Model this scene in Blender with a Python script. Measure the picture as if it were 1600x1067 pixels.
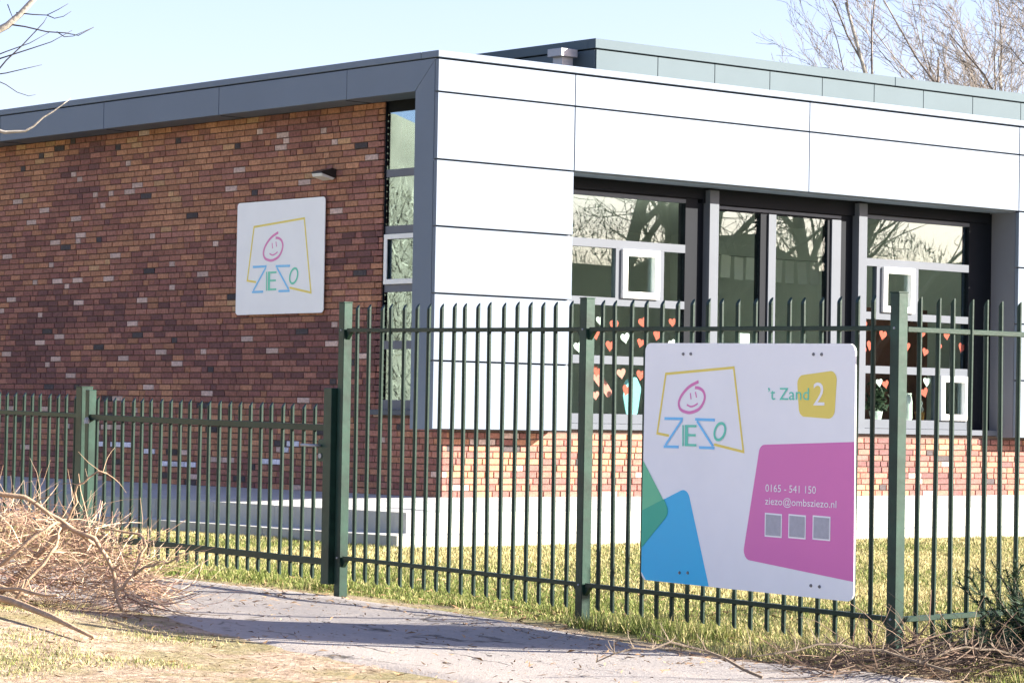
import bpy, math, random
import numpy as np
from mathutils import Matrix, Vector
for o in list(bpy.data.objects): bpy.data.objects.remove(o)
SC = bpy.context.scene
COL = SC.collection
R = math.radians
# ------------------------------------------------------------------ camera
pitch, roll = R(1.56), R(-1.00)
right = Vector((math.cos(roll), math.sin(roll)*math.sin(pitch), -math.sin(roll)*math.cos(pitch)))
fwd = Vector((0, math.cos(pitch), math.sin(pitch)))
up = right.cross(fwd)
cam = bpy.data.objects.new('camera', bpy.data.cameras.new('camera')); COL.objects.link(cam)
M = Matrix((right, up, -fwd)).transposed().to_4x4(); M.translation = (0, 0, 1.2)
cam.matrix_world = M
cam.data.sensor_width = 36; cam.data.lens = 4602/1600*36; cam.data.clip_start = .5; cam.data.clip_end = 3000
SC.camera = cam
# ------------------------------------------------------------------ sky, sun, exposure
LDIR = Vector((-0.996*math.cos(R(23)), 0.066*math.cos(R(23)), -math.sin(R(23)))).normalized()
W = bpy.data.worlds.new('World'); SC.world = W; W.use_nodes = True
nt = W.node_tree
sky = nt.nodes.new('ShaderNodeTexSky'); sky.sky_type = 'NISHITA'; sky.sun_disc = False
sky.sun_elevation = R(23); sky.sun_rotation = math.atan2(0.996, -0.066)
sky.air_density = 1.0; sky.dust_density = 1.5; sky.ozone_density = 2.2
wb = nt.nodes.new('ShaderNodeMix'); wb.data_type = 'RGBA'; wb.blend_type = 'MULTIPLY'; wb.inputs[0].default_value = 1; wb.inputs[7].default_value = (1.09, .935, 1.06, 1)   # white balance of the whole sky
nt.links.new(sky.outputs[0], wb.inputs[6]); nt.links.new(wb.outputs[2], nt.nodes['Background'].inputs[0]); nt.nodes['Background'].inputs[1].default_value = .064
sun = bpy.data.objects.new('sun', bpy.data.lights.new('sun', 'SUN')); COL.objects.link(sun)
sun.data.energy = 4.8; sun.data.angle = R(.53); sun.data.color = (1, .93, .82)
sun.rotation_euler = LDIR.to_track_quat('-Z', 'Y').to_euler()
SC.view_settings.view_transform = 'Standard'; SC.view_settings.look = 'None'
SC.view_settings.exposure = 2.3; SC.view_settings.gamma = 1
SC.view_settings.use_curve_mapping = False
rnd = random.Random(7)
nr = np.random.default_rng(11)
# ------------------------------------------------------------------ materials
MATS = {}
def mat(name, col, rough=.6, metal=0, noise=0, nscale=8, bump=0, bscale=60, spec=.5, attr=None, stretch=None, coat=0):
    m = bpy.data.materials.new(name); m.use_nodes = True; MATS[name] = m
    t = m.node_tree; b = t.nodes['Principled BSDF']
    b.inputs['Base Color'].default_value = (*col, 1); b.inputs['Roughness'].default_value = rough
    b.inputs['Metallic'].default_value = metal; b.inputs['Specular IOR Level'].default_value = spec
    if coat: b.inputs['Coat Weight'].default_value = coat; b.inputs['Coat Roughness'].default_value = .15
    tc = t.nodes.new('ShaderNodeTexCoord'); src = tc.outputs['Object']
    if stretch:
        mp = t.nodes.new('ShaderNodeMapping'); mp.inputs['Scale'].default_value = stretch
        t.links.new(src, mp.inputs['Vector']); src = mp.outputs[0]
    cs = None
    if attr:
        a = t.nodes.new('ShaderNodeAttribute'); a.attribute_name = attr; cs = a.outputs['Color']
        t.links.new(cs, b.inputs['Base Color'])
    if noise:
        n = t.nodes.new('ShaderNodeTexNoise'); n.inputs['Scale'].default_value = nscale; n.inputs['Detail'].default_value = 6
        n.inputs['Roughness'].default_value = .62
        t.links.new(src, n.inputs['Vector'])
        mr = t.nodes.new('ShaderNodeMapRange'); mr.inputs[1].default_value = .25; mr.inputs[2].default_value = .75
        mr.inputs[3].default_value = 1-noise; mr.inputs[4].default_value = 1+noise
        t.links.new(n.outputs[0], mr.inputs[0])
        mx = t.nodes.new('ShaderNodeMix'); mx.data_type = 'RGBA'; mx.blend_type = 'MULTIPLY'; mx.inputs[0].default_value = 1
        if cs: t.links.new(cs, mx.inputs[6])
        else: mx.inputs[6].default_value = (*col, 1)
        t.links.new(mr.outputs[0], mx.inputs[7]); t.links.new(mx.outputs[2], b.inputs['Base Color'])
    if bump:
        n2 = t.nodes.new('ShaderNodeTexNoise'); n2.inputs['Scale'].default_value = bscale; n2.inputs['Detail'].default_value = 4
        t.links.new(src, n2.inputs['Vector'])
        bp = t.nodes.new('ShaderNodeBump'); bp.inputs['Strength'].default_value = bump; bp.inputs['Distance'].default_value = .01
        t.links.new(n2.outputs[0], bp.inputs['Height']); t.links.new(bp.outputs[0], b.inputs['Normal'])
    return m
mat('panel', (.150, .184, .236), .52, 0, .06, .7, .04, 2.5, .18)
mat('steel_box', (.085, .115, .13), .65, 0, .05, 1.5, 0, 0, .1)
mat('zinc', (.30, .31, .33), .45, .2, .1, 5)
mat('frame_grey', (.088, .10, .12), .5, 0, .05, 3, 0, 0, .15)
mat('frame_dark', (.007, .009, .013), .6, 0, .08, 3, 0, 0, .08)
mat('jamb_panel', (.15, .157, .18), .55, 0, .04, 2, 0, 0, .2)
mat('white_frame', (.80, .80, .78), .4, 0, .02, 4)
mat('mortar', (.115, .075, .06), .95, 0, .3, 14, .5, 180)
mat('brick', (.3, .15, .1), .88, 0, .36, 34, .6, 110, .25, 'bcol')
mat('concrete', (.40, .40, .365), .9, 0, .16, 3.5, .3, 120)
mat('slab', (.43, .42, .40), .9, 0, .14, 4.5, .3, 140)
mat('fence_green', (.0075, .025, .0165), .42, 0, .4, 7, .08, 60, .25)
mat('post_green', (.0105, .036, .0245), .42, 0, .6, 5, .07, 30, .28)
mat('cap_white', (.62, .64, .60), .5, 0, .1, 20)
mat('sign_white', (.86, .87, .88), .32, 0, .03, 3)
mat('print_yellow', (.82, .66, .12), .35); mat('print_pink', (.70, .165, .46), .3, 0, .02, 2)
mat('print_blue', (.15, .54, .90), .35); mat('print_green', (.11, .62, .45), .35)
mat('print_cyan', (.006, .47, .80), .3, 0, .015, 2); mat('print_leaf', (.11, .54, .30), .3); mat('print_teal', (.0, .42, .28), .3)
mat('print_face', (.70, .18, .46), .35); mat('print_white', (.88, .88, .88), .35); mat('print_grey', (.40, .40, .44), .5, 0, .12, 40)
mat('screw', (.18, .18, .19), .4, .8)
mat('roof', (.08, .08, .085), .9, 0, .2, 3)
mat('plaster', (.78, .80, .77), .9, 0, .04, 1.5); mat('lino', (.48, .47, .43), .6, 0, .1, 3)
mat('paper_red', (.66, .10, .07), .8, 0, .08, 20); mat('paper_white', (.80, .80, .77), .8); mat('paper_pink', (.72, .25, .22), .8); mat('paper_blue', (.25, .55, .62), .8)
mat('cupboard', (.30, .11, .07), .6, 0, .12, 6)
mat('ceramic', (.78, .78, .75), .3); mat('terracotta', (.55, .26, .06), .7); mat('leaf_dark', (.03, .05, .02), .6)
mat('lamp_black', (.02, .02, .022), .4); mat('lamp_glass', (.72, .70, .66), .25)
mat('bark', (.17, .135, .10), .9, 0, .35, 12, .6, 50, .3)
mat('bark_pale', (.36, .33, .28), .85, 0, .4, 9, .4, 40, .3)
mat('twig_grey', (.13, .11, .10), .85, 0, .2, 9)
mat('twig_dark', (.045, .04, .042), .85)
mat('twig_pale', (.17, .145, .125), .85, 0, .3, 3)
mat('twig_dry', (.42, .29, .19), .85, 0, .35, 9, 0, 0, .3, 'bcol')
mat('branch_dry', (.36, .25, .16), .85, 0, .35, 16, .5, 70, .3)
mat('cut_wood', (.50, .24, .12), .8, 0, .2, 30)
mat('juniper', (.03, .055, .025), .7, 0, .3, 12, 0, 0, .3, 'bcol')
mat('grass', (.12, .14, .04), .7, 0, .0, 1, 0, 0, .25, 'bcol')
mat('thicket', (.2, .18, .09), .9, 0, .3, 2, 0, 0, .2, 'bcol')
mat('debris', (.2, .14, .09), .9, 0, .2, 9, 0, 0, .2, 'bcol')
def glass(name, tint, fac):
    m = bpy.data.materials.new(name); m.use_nodes = True; t = m.node_tree; t.nodes.remove(t.nodes['Principled BSDF'])
    a = t.nodes.new('ShaderNodeBsdfTransparent'); a.inputs[0].default_value = (*tint, 1)
    g = t.nodes.new('ShaderNodeBsdfGlossy'); g.inputs['Roughness'].default_value = 0.0; g.inputs[0].default_value = (.66, .85, 1.0, 1)
    f = t.nodes.new('ShaderNodeFresnel'); f.inputs[0].default_value = 1.5
    ge = t.nodes.new('ShaderNodeNewGeometry'); mr = t.nodes.new('ShaderNodeMapRange'); mr.inputs[3].default_value = 1.5; mr.inputs[4].default_value = 1/1.5
    t.links.new(ge.outputs['Backfacing'], mr.inputs[0]); t.links.new(mr.outputs[0], f.inputs[0])
    ma = t.nodes.new('ShaderNodeMath'); ma.operation = 'ADD'; ma.use_clamp = True; ma.inputs[1].default_value = fac
    x = t.nodes.new('ShaderNodeMixShader'); t.links.new(f.outputs[0], ma.inputs[0]); t.links.new(ma.outputs[0], x.inputs[0])
    t.links.new(a.outputs[0], x.inputs[1]); t.links.new(g.outputs[0], x.inputs[2])
    t.links.new(x.outputs[0], t.nodes['Material Output'].inputs[0]); MATS[name] = m
glass('glass', (.86, .92, .89), .03)
glass('glass_strip', (.6, .65, .63), .22)
# ------------------------------------------------------------------ helpers
def link(o, parent=None):
    COL.objects.link(o)
    if parent: o.parent = parent
    return o
def tag(o, label=None, cat=None, group=None, kind=None):
    if label: o['label'] = label
    if cat: o['category'] = cat
    if group: o['group'] = group
    if kind: o['kind'] = kind
    return o
def empty(name, loc=(0, 0, 0), rz=0, label=None, cat=None, group=None):
    o = bpy.data.objects.new(name, None); o.location = loc; o.rotation_euler = (0, 0, rz); o.empty_display_size = .1
    return tag(link(o), label, cat, group)
class MB:
    def __init__(s): s.v = []; s.f = []
    def box(s, x0, x1, y0, y1, z0, z1):
        n = len(s.v)
        s.v += [(x0, y0, z0), (x1, y0, z0), (x1, y1, z0), (x0, y1, z0), (x0, y0, z1), (x1, y0, z1), (x1, y1, z1), (x0, y1, z1)]
        s.f += [tuple(n+i for i in q) for q in ((0, 3, 2, 1), (4, 5, 6, 7), (0, 1, 5, 4), (1, 2, 6, 5), (2, 3, 7, 6), (3, 0, 4, 7))]
        return s
    def poly(s, pts):
        n = len(s.v); s.v += [tuple(p) for p in pts]; s.f.append(tuple(range(n, n+len(pts)))); return s
    def prism(s, pts2, fn, d0, d1):
        """extrude a 2D outline; fn(u,v,d) gives the point"""
        n = len(s.v); k = len(pts2)
        s.v += [fn(u, v, d0) for u, v in pts2] + [fn(u, v, d1) for u, v in pts2]
        s.f.append(tuple(range(n+k-1, n-1, -1))); s.f.append(tuple(range(n+k, n+2*k)))
        for i in range(k):
            j = (i+1) % k; s.f.append((n+i, n+j, n+k+j, n+k+i))
        return s
    def tube(s, pts, rads, sides=6, cap=True):
        n = len(s.v); P = [Vector(p) for p in pts]; ref = None
        for i, p in enumerate(P):
            d = (P[min(i+1, len(P)-1)] - P[max(i-1, 0)])
            d = d.normalized() if d.length > 1e-9 else Vector((0, 0, 1))
            if ref is None: ref = Vector((1, 0, 0)) if abs(d.x) < .8 else Vector((0, 1, 0))
            u = (ref - d*ref.dot(d)).normalized(); w = d.cross(u); ref = u
            for k in range(sides):
                a = 2*math.pi*k/sides; q = p + (u*math.cos(a)+w*math.sin(a))*rads[i]; s.v.append((q.x, q.y, q.z))
        for i in range(len(P)-1):
            for k in range(sides):
                a = n+i*sides+k; b = n+i*sides+(k+1) % sides; s.f.append((a, b, b+sides, a+sides))
        if cap:
            s.f.append(tuple(n+k for k in range(sides-1, -1, -1))); e = n+(len(P)-1)*sides; s.f.append(tuple(e+k for k in range(sides)))
        return s
    def mesh(s, name, m, cols=None, smooth=False):
        me = bpy.data.meshes.new(name); me.from_pydata(s.v, [], s.f); me.materials.append(MATS[m])
        if smooth: me.shade_smooth()
        if cols is not None: setcol(me, cols)
        return me
    def build(s, name, m, parent=None, cols=None, smooth=False, bevel=0):
        o = link(bpy.data.objects.new(name, s.mesh(name, m, cols, smooth)), parent)
        if bevel:
            b = o.modifiers.new('bevel', 'BEVEL'); b.width = bevel; b.segments = 1; b.limit_method = 'ANGLE'
        return o
def setcol(me, cols):
    """one colour per vertex"""
    a = me.color_attributes.new('bcol', 'FLOAT_COLOR', 'POINT')
    c = np.ones((len(me.vertices), 4), np.float32); c[:, :3] = cols
    a.data.foreach_set('color', c.ravel())
def tri_mesh(name, V, m, cols=None, parent=None):
    """V (n,3,3) loose triangles"""
    n = len(V); me = bpy.data.meshes.new(name)
    me.vertices.add(n*3); me.vertices.foreach_set('co', V.reshape(-1).astype(np.float32))
    me.loops.add(n*3); me.loops.foreach_set('vertex_index', np.arange(n*3, dtype=np.int32))
    me.polygons.add(n); me.polygons.foreach_set('loop_start', np.arange(0, n*3, 3, dtype=np.int32))
    me.polygons.foreach_set('loop_total', np.full(n, 3, np.int32)); me.update(); me.validate()
    me.materials.append(MATS[m])
    if cols is not None: setcol(me, np.repeat(cols, 3, axis=0))
    return link(bpy.data.objects.new(name, me), parent)
def B(name, m, parent, *b, bevel=0):
    mb = MB()
    for q in (b if isinstance(b[0], (tuple, list)) else [b]): mb.box(*q)
    return mb.build(name, m, parent, bevel=bevel)
def vnoise(x, y, sc, seed=0):
    """smooth 2D value noise 0..1 (arrays)"""
    x = np.asarray(x, float)*sc; y = np.asarray(y, float)*sc; xi = np.floor(x).astype(int); yi = np.floor(y).astype(int); fx = x-xi; fy = y-yi
    h = lambda a, b: np.modf(np.abs(np.sin(a*127.1+b*311.7+seed*74.7)*43758.5453))[0]
    fx = fx*fx*(3-2*fx); fy = fy*fy*(3-2*fy)
    return (h(xi, yi)*(1-fx)+h(xi+1, yi)*fx)*(1-fy)+(h(xi, yi+1)*(1-fx)+h(xi+1, yi+1)*fx)*fy
# ------------------------------------------------------------------ frames of reference
KX, KY, BA = -.7485, 28.0, R(39.99)
bx = np.array([math.cos(BA), math.sin(BA)]); by = np.array([-math.sin(BA), math.cos(BA)])
def bw(x, y, z=0): p = np.array([KX, KY])+x*bx+y*by; return (p[0], p[1], z)
FA = R(36.04); FX, FY = 1.8915, 14.4
fd = np.array([-math.sin(FA), math.cos(FA)]); fn = np.array([math.cos(FA), math.sin(FA)])
def ground_z(x, y):
    x = np.asarray(x, float); y = np.asarray(y, float)
    s = np.clip((x-FX)*fd[0]+(y-FY)*fd[1], -3, 40)
    z = .05+.06*(1-np.exp(-s/5))
    z = z+.014*(vnoise(x, y, .9, 3)-.5)+.008*(vnoise(x, y, 3.1, 5)-.5)
    z = z+.13*np.exp(-(((x+2.7)/.9)**2+((y-14.7)/1.5)**2))+.05*np.exp(-(((x-2.1)/.7)**2+((y-13.9)/.6)**2))
    return z
UP = [(6, 9.9), (4, 11.5), (2.5, 12.9), (1.5, 13.88), (.97, 14.51), (.69, 15.27), (.37, 15.97), (-.35, 17.4), (-1.05, 18.55), (-2.34, 20.2), (-3.28, 21.6), (-5, 23.8), (-9, 28)]
LO = [(3.6, 8), (2, 10), (.8, 11.5), (-.25, 12.95), (-.56, 13.45), (-1.16, 14.36), (-1.62, 15.17), (-1.97, 16.13), (-2.6, 17.5), (-3.6, 18.9), (-5, 20.2), (-7, 22.2), (-11, 26.5)]
def resample(p, n):
    p = np.array(p, float); d = np.r_[0, np.cumsum(np.hypot(*np.diff(p, axis=0).T))]; t = np.linspace(0, d[-1], n)
    return np.c_[np.interp(t, d, p[:, 0]), np.interp(t, d, p[:, 1])]
UPr, LOr = resample(UP, 150), resample(LO, 150)
# ------------------------------------------------------------------ ground
def ground_material():
    m = bpy.data.materials.new('ground'); m.use_nodes = True; MATS['ground'] = m; t = m.node_tree; b = t.nodes['Principled BSDF']
    b.inputs['Roughness'].default_value = .95; b.inputs['Specular IOR Level'].default_value = .15
    tc = t.nodes.new('ShaderNodeTexCoord')
    def nz(s, d=6):
        n = t.nodes.new('ShaderNodeTexNoise'); n.inputs['Scale'].default_value = s; n.inputs['Detail'].default_value = d; n.inputs['Roughness'].default_value = .65
        t.links.new(tc.outputs['Object'], n.inputs['Vector']); return n.outputs[0]
    def ramp(src, stops):
        r = t.nodes.new('ShaderNodeValToRGB'); t.links.new(src, r.inputs[0]); e = r.color_ramp.elements
        while len(e) < len(stops): e.new(.5)
        for q, (p, c) in zip(e, stops): q.position = p; q.color = (*c, 1)
        return r.outputs[0]
    soil = ramp(nz(14), [(.3, (.13, .09, .06)), (.47, (.29, .215, .15)), (.68, (.46, .37, .28))])
    turf = ramp(nz(22), [(.3, (.07, .085, .022)), (.5, (.16, .155, .05)), (.7, (.27, .235, .11))])
    k = ramp(nz(1.7, 8), [(.42, (0, 0, 0)), (.58, (1, 1, 1))])
    a = t.nodes.new('ShaderNodeAttribute'); a.attribute_name = 'bcol'      # red: how much of the patch is turf
    mm = t.nodes.new('ShaderNodeMath'); mm.operation = 'MULTIPLY_ADD'; mm.use_clamp = True; mm.inputs[1].default_value = .7
    sp = t.nodes.new('ShaderNodeSeparateColor'); t.links.new(a.outputs['Color'], sp.inputs[0])
    t.links.new(k, mm.inputs[0]); t.links.new(sp.outputs[0], mm.inputs[2])
    x = t.nodes.new('ShaderNodeMix'); x.data_type = 'RGBA'; t.links.new(mm.outputs[0], x.inputs[0]); t.links.new(soil, x.inputs[6]); t.links.new(turf, x.inputs[7])
    t.links.new(x.outputs[2], b.inputs['Base Color'])
    bp = t.nodes.new('ShaderNodeBump'); bp.inputs['Strength'].default_value = .8; bp.inputs['Distance'].default_value = .03
    t.links.new(nz(30), bp.inputs['Height']); t.links.new(bp.outputs[0], b.inputs['Normal'])
ground_material()
xs = np.unique(np.r_[np.linspace(-900, -40, 12), np.linspace(-40, -8, 20), np.linspace(-8, 8, 161), np.linspace(8, 40, 20), np.linspace(40, 900, 12)])
ys = np.unique(np.r_[np.linspace(-300, 6, 12), np.linspace(6, 11, 16), np.linspace(11, 28, 171), np.linspace(28, 60, 16), np.linspace(60, 1500, 14)])
GX, GY = np.meshgrid(xs, ys); GZ = ground_z(GX, GY)
nx, ny = len(xs), len(ys)
idx = np.arange(nx*ny).reshape(ny, nx)
F = np.stack([idx[:-1, :-1], idx[:-1, 1:], idx[1:, 1:], idx[1:, :-1]], -1).reshape(-1, 4)
me = bpy.data.meshes.new('ground'); me.from_pydata(np.c_[GX.ravel(), GY.ravel(), GZ.ravel()].tolist(), [], F.tolist()); me.materials.append(MATS['ground']); me.shade_smooth()
def turf_amount(x, y):
    s = (x-FX)*fn[0]+(y-FY)*fn[1]       # distance behind the fence line
    lawn = np.clip((s+.45)/.3, 0, 1)
    du = np.min(np.hypot(x[..., None]-UPr[:, 0], y[..., None]-UPr[:, 1]), -1)
    return np.clip(lawn*.75*np.clip(du/.25, .2, 1)-.12*(1-lawn), -.3, 1)
ta = np.zeros(nx*ny); gx, gy = GX.ravel(), GY.ravel()
near = (np.abs(gx) < 12) & (gy > 5) & (gy < 40); ta[:] = .6; ta[near] = turf_amount(gx[near], gy[near])
setcol(me, np.stack([ta, ta, ta], -1))
tag(link(bpy.data.objects.new('ground', me)), kind='structure')
# path
def path_material():
    m = bpy.data.materials.new('path'); m.use_nodes = True; MATS['path'] = m; t = m.node_tree; b = t.nodes['Principled BSDF']
    b.inputs['Roughness'].default_value = .93; b.inputs['Specular IOR Level'].default_value = .2
    uv = t.nodes.new('ShaderNodeUVMap'); tc = t.nodes.new('ShaderNodeTexCoord')
    def nz(s, d=6, src=None):
        n = t.nodes.new('ShaderNodeTexNoise'); n.inputs['Scale'].default_value = s; n.inputs['Detail'].default_value = d; n.inputs['Roughness'].default_value = .65
        t.links.new(src or tc.outputs['Object'], n.inputs['Vector']); return n.outputs[0]
    def ramp(src, stops):
        r = t.nodes.new('ShaderNodeValToRGB'); t.links.new(src, r.inputs[0]); e = r.color_ramp.elements
        while len(e) < len(stops): e.new(.5)
        for q, (p, c) in zip(e, stops): q.position = p; q.color = (*c, 1)
        return r.outputs[0]
    def mix(f, a, c, bt='MIX'):
        x = t.nodes.new('ShaderNodeMix'); x.data_type = 'RGBA'; x.blend_type = bt
        t.links.new(f, x.inputs[0]) if not isinstance(f, float) else setattr(x.inputs[0], 'default_value', f)
        t.links.new(a, x.inputs[6]); t.links.new(c, x.inputs[7]); return x.outputs[2]
    asph = ramp(nz(45), [(.3, (.19, .175, .165)), (.55, (.275, .255, .24)), (.75, (.34, .315, .295))])
    sand = ramp(nz(25), [(.3, (.27, .235, .205)), (.7, (.37, .335, .30))])
    mp = t.nodes.new('ShaderNodeMapping'); mp.inputs['Scale'].default_value = (1.0, .35, 1); t.links.new(uv.outputs[0], mp.inputs[0])
    sm = ramp(nz(3.2, 7, mp.outputs[0]), [(.44, (0, 0, 0)), (.66, (1, 1, 1))])
    sx = t.nodes.new('ShaderNodeSeparateXYZ'); t.links.new(uv.outputs[0], sx.inputs[0])     # u runs across the path, 0..3
    ed = ramp(sx.outputs[0], [(0.0, (1, 1, 1)), (.22, (.85, .85, .85)), (.42, (.12, .12, .12)), (.9, (.25, .25, .25))])
    dv = t.nodes.new('ShaderNodeMath'); dv.operation = 'DIVIDE'; dv.inputs[1].default_value = 3.0; t.links.new(sx.outputs[0], dv.inputs[0]); t.links.new(dv.outputs[0], ed.node.inputs[0])
    am = t.nodes.new('ShaderNodeMath'); am.operation = 'MAXIMUM'; t.links.new(sm, am.inputs[0]); t.links.new(ed, am.inputs[1])
    m2 = t.nodes.new('ShaderNodeMath'); m2.operation = 'MULTIPLY'; t.links.new(am.outputs[0], m2.inputs[0]); m2.inputs[1].default_value = .85
    base = mix(m2.outputs[0], asph, sand)
    # cracks, long ones running with the path
    wz = t.nodes.new('ShaderNodeTexNoise'); wz.inputs['Scale'].default_value = 2.6; wz.inputs['Detail'].default_value = 5; t.links.new(uv.outputs[0], wz.inputs['Vector'])
    mp2 = t.nodes.new('ShaderNodeMapping'); mp2.inputs['Scale'].default_value = (1.5, .38, 1); t.links.new(uv.outputs[0], mp2.inputs[0])
    ad = t.nodes.new('ShaderNodeMix'); ad.data_type = 'VECTOR'; ad.inputs[0].default_value = .22; t.links.new(mp2.outputs[0], ad.inputs[4]); t.links.new(wz.outputs[1], ad.inputs[5])
    vo = t.nodes.new('ShaderNodeTexVoronoi'); vo.feature = 'DISTANCE_TO_EDGE'; vo.inputs['Scale'].default_value = 1.25; t.links.new(ad.outputs[1], vo.inputs['Vector'])
    ck = ramp(vo.outputs[0], [(.0, (1, 1, 1)), (.02, (.0, .0, .0))])
    gate_ = ramp(nz(1.9, 3), [(.50, (0, 0, 0)), (.58, (1, 1, 1))])
    mc = t.nodes.new('ShaderNodeMath'); mc.operation = 'MULTIPLY'; t.links.new(ck, mc.inputs[0]); t.links.new(gate_, mc.inputs[1])
    rgb = t.nodes.new('ShaderNodeRGB'); rgb.outputs[0].default_value = (.07, .06, .05, 1)
    fin = mix(mc.outputs[0], base, rgb.outputs[0]); t.links.new(fin, b.inputs['Base Color'])
    hs = t.nodes.new('ShaderNodeMath'); hs.operation = 'SUBTRACT'; t.links.new(nz(70), hs.inputs[0]); t.links.new(mc.outputs[0], hs.inputs[1])
    bp = t.nodes.new('ShaderNodeBump'); bp.inputs['Strength'].default_value = .6; bp.inputs['Distance'].default_value = .012
    t.links.new(hs.outputs[0], bp.inputs['Height']); t.links.new(bp.outputs[0], b.inputs['Normal'])
path_material()
NA, NC = 150, 16
pv = []; puv = []; dist = 0
for i in range(NA):
    a, c = LOr[i], UPr[i]
    if i: dist += math.hypot(*(((LOr[i]+UPr[i])-(LOr[i-1]+UPr[i-1]))/2))
    wob = .09*(rnd.random()-.5); wob2 = .07*(rnd.random()-.5)
    for j in range(NC):
        tt = j/(NC-1); p = a*(1-tt)+c*tt
        if j == 0: p = p+(a-c)/np.linalg.norm(a-c)*wob
        if j == NC-1: p = p+(c-a)/np.linalg.norm(a-c)*wob2
        edge = -.012 if j in (0, NC-1) else .012
        pv.append((p[0], p[1], float(ground_z(p[0], p[1]))+edge)); puv.append((tt*3, dist))
pf = [(i*NC+j, i*NC+j+1, (i+1)*NC+j+1, (i+1)*NC+j) for i in range(NA-1) for j in range(NC-1)]
me = bpy.data.meshes.new('path'); me.from_pydata(pv, [], pf); me.materials.append(MATS['path']); me.shade_smooth()
ul = me.uv_layers.new(name='UVMap'); lv = np.zeros(len(me.loops), np.int32); me.loops.foreach_get('vertex_index', lv)
ul.data.foreach_set('uv', np.array(puv, np.float32)[lv].ravel())
tag(link(bpy.data.objects.new('path', me)), kind='structure')
# ------------------------------------------------------------------ terrace with two steps (building coordinates)
TE = empty('terrace', (KX, KY, 0), BA); tag(TE, kind='structure')
SLP = .039
def tz(x, y): return .46-SLP*max(0, .36-x, .28-y)
X0, Y0 = -1.48, -1.53
xR, yB = 16.0, 12.0
def slab_box(name, x0, x1, y0, y1, th, fnz, m, g=.004, par=TE):
    mb = MB(); p = [(x0+g, y0+g), (x1-g, y0+g), (x1-g, y1-g), (x0+g, y1-g)]; dz = rnd.uniform(-.002, .002)
    mb.v = [(a, b, fnz(a, b)-th) for a, b in p]+[(a, b, fnz(a, b)+dz) for a, b in p]
    mb.f = [(0, 3, 2, 1), (4, 5, 6, 7), (0, 1, 5, 4), (1, 2, 6, 5), (2, 3, 7, 6), (3, 0, 4, 7)]
    return mb.build(name, m, par)
# paving slabs on the left side and the front
def fill_slabs(x0, x1, y0, y1, dx, dy):
    nxs = max(1, round((x1-x0)/dx)); nys = max(1, round((y1-y0)/dy))
    for i in range(nxs):
        for j in range(nys):
            slab_box('paving_slab', x0+(x1-x0)*i/nxs, x0+(x1-x0)*(i+1)/nxs, y0+(y1-y0)*j/nys, y0+(y1-y0)*(j+1)/nys, .06, tz, 'slab')
fill_slabs(X0+.4, .36, .28, yB, .72, 1.0)
fill_slabs(.36, xR, Y0+.4, .28, 1.0, .70)
fill_slabs(X0+.4, .36, Y0+.4, .28, .72, .70)
B('bed', 'concrete', TE, (X0+.05, .3, Y0+.05, yB, -.1, .31), (.3, xR, Y0+.05, .24, -.1, .31))
def upz(a, b): return tz(a, b)
def loz(a, b): return .203
y = Y0
while y < yB-.1:                                   # left flight
    slab_box('step_block', X0, X0+.4, max(y, Y0), min(y+1.0, yB), .19, upz, 'concrete', .003)
    y += 1.0
x = X0+.4
while x < xR-.1:
    slab_box('step_block', x, min(x+1.0, xR), Y0, Y0+.4, .19, upz, 'concrete', .003); x += 1.0
y = Y0-.41
while y < yB-.1:
    slab_box('step_block', X0-.42, X0+.06, y, min(y+1.0, yB), .22, loz, 'concrete', .003); y += 1.0
x = X0+.06
while x < xR-.1:
    slab_box('step_block', x, min(x+1.0, xR), Y0-.41, Y0+.06, .22, loz, 'concrete', .003); x += 1.0
# ------------------------------------------------------------------ the school building
BD = empty('school_building', (KX, KY, 0), BA, 'flat-roofed brick school building with pale metal cladding and dark windows', 'building')
WX, WY = .36, .28                 # brick planes
ZT = 4.36
# inner wall with mortar
wall = MB()
wall.box(WX+.012, WX+.30, 1.402, 11.5, .20, ZT)                    # left wall
wall.box(WX+.012, WX+.30, WY+.012, 1.402, .20, 1.245)              # below the strip window
wall.box(WX+.30, 4.02, WY+.012, WY+.10, .20, 1.13)                 # front parapet left of door
wall.box(5.92, 14.0, WY+.012, WY+.10, .20, 1.13)                   # front parapet right of door
wallo = wall.build('wall', 'mortar', BD)
# bricks
PAL = 1.25*np.array([(.31, .148, .090), (.36, .180, .105), (.135, .064, .060), (.19, .083, .070), (.235, .105, .078), (.38, .225, .125), (.44, .32, .275), (.06, .05, .052), (.265, .122, .092), (.55, .54, .60)])
def pick(u, z, face):
    n = float(vnoise(u*1.0+z*.55, z*2.1, 1.0, 9)); q = rnd.random()
    if q < .034: return 6
    if q < .050: return 7
    low = 1 if z < 2.3 else 0
    n = n*.55+.45*rnd.random()+(-.06 if low else .07)
    if n < .27: return 2
    if n < .42: return 3
    if n < .52: return 4
    if n < .62: return 8
    if n < .78: return 0
    if n < .92: return 1
    return 5
CP = .0640; BH = .053
bricks = []                         # (face, u0, u1, z0, colour)
def lay(face, a, b, z0, z1, seed):
    rr = random.Random(seed); c = 0; z = .46-CP*2
    c = -2
    while z+BH < z1+.003:
        u = a-(rr.random()*.16 if True else 0)
        first = True
        while u < b-.02:
            L = .21 if rr.random() < .74 else .10
            u0, u1 = max(u, a), min(u+L, b)
            if u1-u0 > .03 and z >= z0-.14: bricks.append((face, u0, u1, z, pick(u, z, face)))
            u += L+.0105
        z += CP; c += 1
lay('L', 1.30, 11.4, .46, ZT, 3)
lay('L2', WY, 1.30, .46, 1.245, 4)
lay('R', WX, 4.02, .46, 1.13, 5)
lay('R', 5.92, 13.9, .46, 1.112, 6)
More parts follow.
